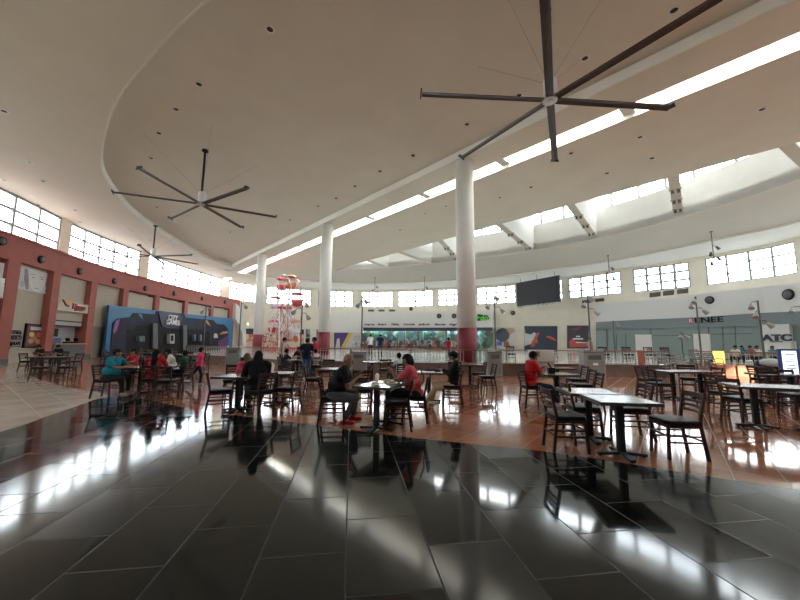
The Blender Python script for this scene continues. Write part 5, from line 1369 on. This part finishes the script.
def pp(px, py): v = G(px, py); return v.x, v.y
# couple at the front
x, y = pp(333, 423)
person('heavy bald man in black polo, grey jeans and red shoes sitting at the couple table', x, y, -84, 1.72, 'sit', (.010, .010, .012), (.075, .085, .09), (.35, .015, .02), (.20, .10, .065), style='bald', g=1.28, belly=1.18, lean=25,
       head=(16, 0), hands=((-.12, .44, .88), (.13, .43, .84)), ankles=((-.20, .36, .085), (.12, .22, .085)), near=True)
x, y = pp(414, 421)
r, arms = person('woman in coral shirt with short black hair eating at the couple table', x, y, 84, 1.62, 'sit', (.50, .075, .095), (.02, .02, .025), (.02, .02, .02), (.22, .11, .07), style='bob', g=1.3, belly=1.15, lean=13,
       head=(20, 0), hands=((-.10, .43, .96), (.12, .42, .90)), near=True)
t = MB().tube([(-.13, -.12, 1.0), (0, -.19, .85), (.14, -.17, .70), (.2, -.05, .58)], .012, 6).build('bag_strap', mat('strap_maroon', (.06, .015, .015), .6), r)
# small child behind the table
x, y = pp(399, 391); person('small child in white and blue shirt sitting behind the coral woman', x, y, 40, 1.12, 'sit', (.55, .56, .58), (.03, .03, .05), skin=(.25, .13, .085), hipz=.60, hk=1.25, lean=4, head=(12, 20), hands=((-.1, .26, .80), (.1, .26, .80)), style='short')
# hooded diner and pink companion
x, y = pp(256, 413); person('person in black hood and long black clothes seen from behind at the table', x, y, 28, 1.66, 'sit', (.008, .008, .010), (.03, .035, .045), (.015, .015, .015), (.22, .12, .08), hair=(.008, .008, .010), style='hood', g=1.32, lean=14, head=(16, 20), sleeve='long',
       hands=((-.16, .40, .82), (.10, .42, .84)), near=True)
x, y = pp(244, 400); person('person in pink top with grey cap sitting beyond the hooded diner', x, y, -150, 1.5, 'sit', (.50, .06, .14), (.02, .02, .03), skin=(.25, .14, .1), hair=(.10, .10, .10), lean=16, head=(24, 0), sleeve='long')
# family
x, y = pp(106, 397.5); person('large woman in teal shirt with short dark hair at the family table', x+.05, y, -84, 1.62, 'sit', (.012, .20, .27), (.012, .012, .015), (.35, .3, .25), (.24, .13, .085), style='short', g=1.45, belly=1.2, lean=12, head=(14, 0), hands=((-.10, .52, .80), (.14, .50, .80)), near=True)
x, y = pp(132, 386); person('girl in red and white facing the camera behind the family table', x, y, 176, 1.32, 'sit', (.42, .03, .05), (.03, .03, .05), skin=(.25, .13, .09), style='bob', hk=1.12, lean=8, hipz=.58, head=(16, 0))
x, y = pp(152, 397); person('woman in red with long black hair, back to the camera', x, y, 14, 1.6, 'sit', (.34, .015, .025), (.012, .012, .016), (.02, .02, .02), (.25, .14, .09), style='long', g=1.12, lean=6, head=(8, 10), hands=((-.2, .40, .80), (.15, .40, .80)), sleeve='short')
x, y = pp(158, 384); person('person in red shirt behind the long haired woman, facing the camera', x, y, 172, 1.5, 'sit', (.36, .02, .03), (.02, .02, .03), skin=(.24, .13, .09), lean=10, head=(22, 0))
x, y = pp(173, 385); person('man in white shirt bending over his plate at the family table', x, y, 120, 1.6, 'sit', (.60, .60, .56), (.02, .05, .08), (.45, .45, .45), (.24, .13, .09), lean=20, head=(30, 0), g=1.05)
x, y = pp(181, 390); person('child in dark green shirt and jeans on the family table end chair', x, y, 82, 1.28, 'sit', (.015, .08, .06), (.02, .06, .10), (.5, .5, .5), (.2, .1, .07), hk=1.15, lean=-4, hipz=.57, head=(10, 0), hands=((-.12, .20, .68), (.12, .22, .70)))
x, y = pp(198, 385); person('child in bright pink shirt walking right past the family table', x, y, -70, 1.24, 'stand', (.62, .03, .13), (.015, .015, .03), (.5, .5, .5), (.22, .12, .08), hk=1.12, g=1.05, lean=4, ankles=((-.07, -.42, .14), (.07, .06, .065)), hands=((-.30, .10, .62), (.26, -.14, .60)))
# standing group
x, y = pp(280, 372); person('young man in beige shirt and black trousers standing, looking down', x, y, -75, 1.70, 'stand', (.40, .34, .27), (.012, .012, .015), skin=(.25, .14, .09), lean=8, head=(38, 0), hands=((-.16, .18, .80), (.2, .05, .78)))
x, y = pp(284.5, 377); person('boy in navy shirt seated at the standing group, arm reaching right', x, y, -60, 1.4, 'sit', (.012, .018, .05), (.02, .02, .03), skin=(.22, .12, .08), hk=1.1, lean=8, hands=((-.1, .4, .8), (.15, .42, .8)))
x, y = pp(299, 372); person('person in black shirt seated between the beige and navy standing people', x, y, 165, 1.55, 'sit', (.01, .01, .012), (.012, .012, .015), skin=(.22, .12, .08), lean=8, head=(20, 0))
x, y = pp(306, 379.5); person('person in navy top and blue jeans standing with back to the camera', x, y, 20, 1.62, 'stand', (.010, .014, .035), (.035, .10, .17), (.3, .3, .3), (.22, .12, .08), lean=2, g=1.1, head=(22, 0), hands=((-.2, .22, .92), (.26, .05, .74)), sleeve='short', style='bun')
x, y = pp(314.5, 375); person('man in bright red shirt standing behind the seated child in white', x, y, 100, 1.68, 'stand', (.55, .015, .03), (.015, .015, .02), skin=(.2, .1, .07), lean=4, g=1.15, head=(16, 0), hands=((-.2, .2, .9), (.25, .1, .8)))
x, y = pp(315, 377.5); person('child in white shirt seated in front of the man in red', x, y, 40, 1.3, 'sit', (.62, .62, .60), (.02, .02, .03), skin=(.22, .12, .08), hk=1.12, hipz=.56, lean=6)
# reclining person with phone
x, y = pp(452, 406); person('person in black with beige trousers leaning back over a phone', x, y, 80, 1.68, 'sit', (.010, .010, .012), (.36, .27, .18), (.55, .53, .5), (.24, .13, .09), hair=(.01, .01, .01), lean=-10, g=1.1, head=(34, 0), hands=((-.08, .22, .84), (.08, .24, .84)), ankles=((-.12, .62, .085), (.12, .50, .085)), sleeve='long', near=False)
v = G(452, 406); t = thing('mobile_phone', 'small blue lit phone held by the person in black with beige trousers', 'phone', (v.x-.30, v.y+.02, .90), R(80)); MB().box((0, 0, 0), (.075, .012, .15), M=Matrix.Rotation(.6, 4, 'X')).build('phone_case', M_black, t); MB().box((0, -.007, 0), (.066, .004, .135), M=Matrix.Rotation(.6, 4, 'X')).build('phone_screen', mat('screen_violet', (.1, .08, .5), .3, emit=(.25, .2, 1), es=.6), t)
# man in red polo
x, y = pp(533, 406); person('man in red polo and dark jeans with short black hair looking at his hands', x, y, -86, 1.68, 'sit', (.42, .012, .018), (.018, .03, .06), (.30, .33, .36), (.22, .12, .08), lean=2, g=1.08, head=(30, 0), hands=((-.06, .34, .92), (.07, .33, .90)), ankles=((-.1, .66, .085), (.1, .58, .085)), near=True)
v = G(533, 406); t = thing('mobile_phone', 'dark phone held in both hands by the man in red polo', 'phone', (v.x+.44, v.y, .96), R(-86)); MB().box((0, 0, 0), (.075, .012, .15), M=Matrix.Rotation(.6, 4, 'X')).build('phone_case', M_black, t)
# far left diners
x, y = pp(41, 367); person('dark haired diner in black at the far left table, left of two', x, y, 180, 1.6, 'sit', (.012, .012, .014), (.02, .02, .02), skin=(.22, .12, .08), lean=22, head=(30, 0))
x, y = pp(59, 367); person('dark haired diner in black at the far left table, right of two', x, y, 180, 1.6, 'sit', (.02, .015, .016), (.02, .02, .02), skin=(.22, .12, .08), lean=18, head=(26, 0))
x, y = pp(3, 363.5); person('person in black top with white print standing at the left photo edge', x, y, -120, 1.6, 'stand', (.02, .02, .022), (.012, .012, .014), skin=(.24, .13, .09), style='long', g=1.1, head=(20, 0), hands=((-.15, .25, 1.0), (.2, .22, 1.0)))
# people beyond the railing
def onplat(px, Y, lab, yaw, **k): v = aty(px, 345, Y); return person(lab, v.x, v.y, yaw, z=PZ, **k)
onplat(370.5, 26, 'person in white shirt standing by the market front, left of two', 10, ht=1.62, pose='stand', shirt=(.6, .62, .64), pants=(.03, .03, .04), style='short')
onplat(380.5, 25.5, 'person in navy shirt standing by the market front, right of two', 10, ht=1.60, pose='stand', shirt=(.012, .02, .06), pants=(.03, .05, .09), style='short', g=1.1)
onplat(448, 20.0, 'person in dark red shirt beyond the railing left of the nearest column', -60, ht=1.30, pose='stand', shirt=(.30, .015, .03), pants=(.03, .03, .04), hk=1.1)
onplat(591, 19.0, 'person with dark hair behind the widest bin at the railing', 90, ht=1.34, pose='stand', shirt=(.35, .3, .28), pants=(.03, .03, .04), hk=1.1)
for px, sh_, lab, st_ in ((735, (.62, .58, .55), 'person in white seated at the kiosk counter, leftmost', 'short'), (741.5, (.02, .20, .30), 'person in teal with long dark hair at the kiosk counter', 'long'), (749.5, (.25, .10, .10), 'person in dull red behind the kiosk railing', 'short'), (756, (.55, .5, .5), 'person in pale shirt behind the kiosk railing', 'short'), (771.5, (.10, .25, .25), 'person in green grey shirt below the lettered white panel', 'short')):
    onplat(px, 18.6, lab, 170 if px > 745 else 120, ht=1.3, pose='sit', hipz=.34, hands=((-.12, .3, .5), (.12, .3, .5)), shirt=sh_, pants=(.02, .02, .03), style=st_, hk=1.12, skin=(.26, .15, .1))

t = thing('bench', 'low dark bench behind the kiosk railing under five seated people', 'bench', (17.0, 18.75, PZ), R(0))
MB().box((2.2, 0, .24), (5.4, .4, .05)).build('bench_seat', M_wood, t)
for x in (-.3, 4.7): MB().box((x, 0, .11), (.06, .36, .22)).build('leg', M_iron, t)
#@@PART5
# every loose piece of these parts becomes a part of its own
def islands(o, name):
    bm = bmesh.new(); bm.from_mesh(o.data); bm.faces.ensure_lookup_table(); seen = set(); groups = []
    for f in bm.faces:
        if f.index in seen: continue
        st_ = [f]; seen.add(f.index); g = []
        while st_:
            a = st_.pop(); g.append(a.index)
            for e in a.edges:
                for b in e.link_faces:
                    if b.index not in seen: seen.add(b.index); st_.append(b)
        groups.append(g)
    bm.free()
    if len(groups) < 2: return
    me = o.data
    for k, g in enumerate(groups):
        vi = sorted({v for i in g for v in me.polygons[i].vertices}); mp = {v: j for j, v in enumerate(vi)}
        nm = bpy.data.meshes.new(name); nm.from_pydata([tuple(me.vertices[v].co) for v in vi], [], [tuple(mp[v] for v in me.polygons[i].vertices) for i in g])
        mts = sorted({me.polygons[i].material_index for i in g})
        for q in mts: nm.materials.append(me.materials[q])
        for j, i in enumerate(g): nm.polygons[j].material_index = mts.index(me.polygons[i].material_index); nm.polygons[j].use_smooth = me.polygons[i].use_smooth
        nm.update(); ob = bpy.data.objects.new(name, nm); COL.objects.link(ob); ob.parent = o.parent; ob.matrix_local = o.matrix_local.copy()
    bpy.data.objects.remove(o)
for base, nm in (('mural_shapes', 'mural_shape'), ('grey_pillar', 'pillar'), ('printed_shapes', 'printed_shape'), ('printed_swirls', 'printed_swirl'), ('dark_bay', 'bay'), ('hanger_rod', 'hanger'), ('castors', 'castor'), ('printed_strip', 'print_line'), ('printed_food', 'food_print'), ('ruled_line', 'rule')):
    for o in [o for o in COL.objects if o.type == 'MESH' and o.parent and o.name.split('.')[0] == base]: islands(o, nm)
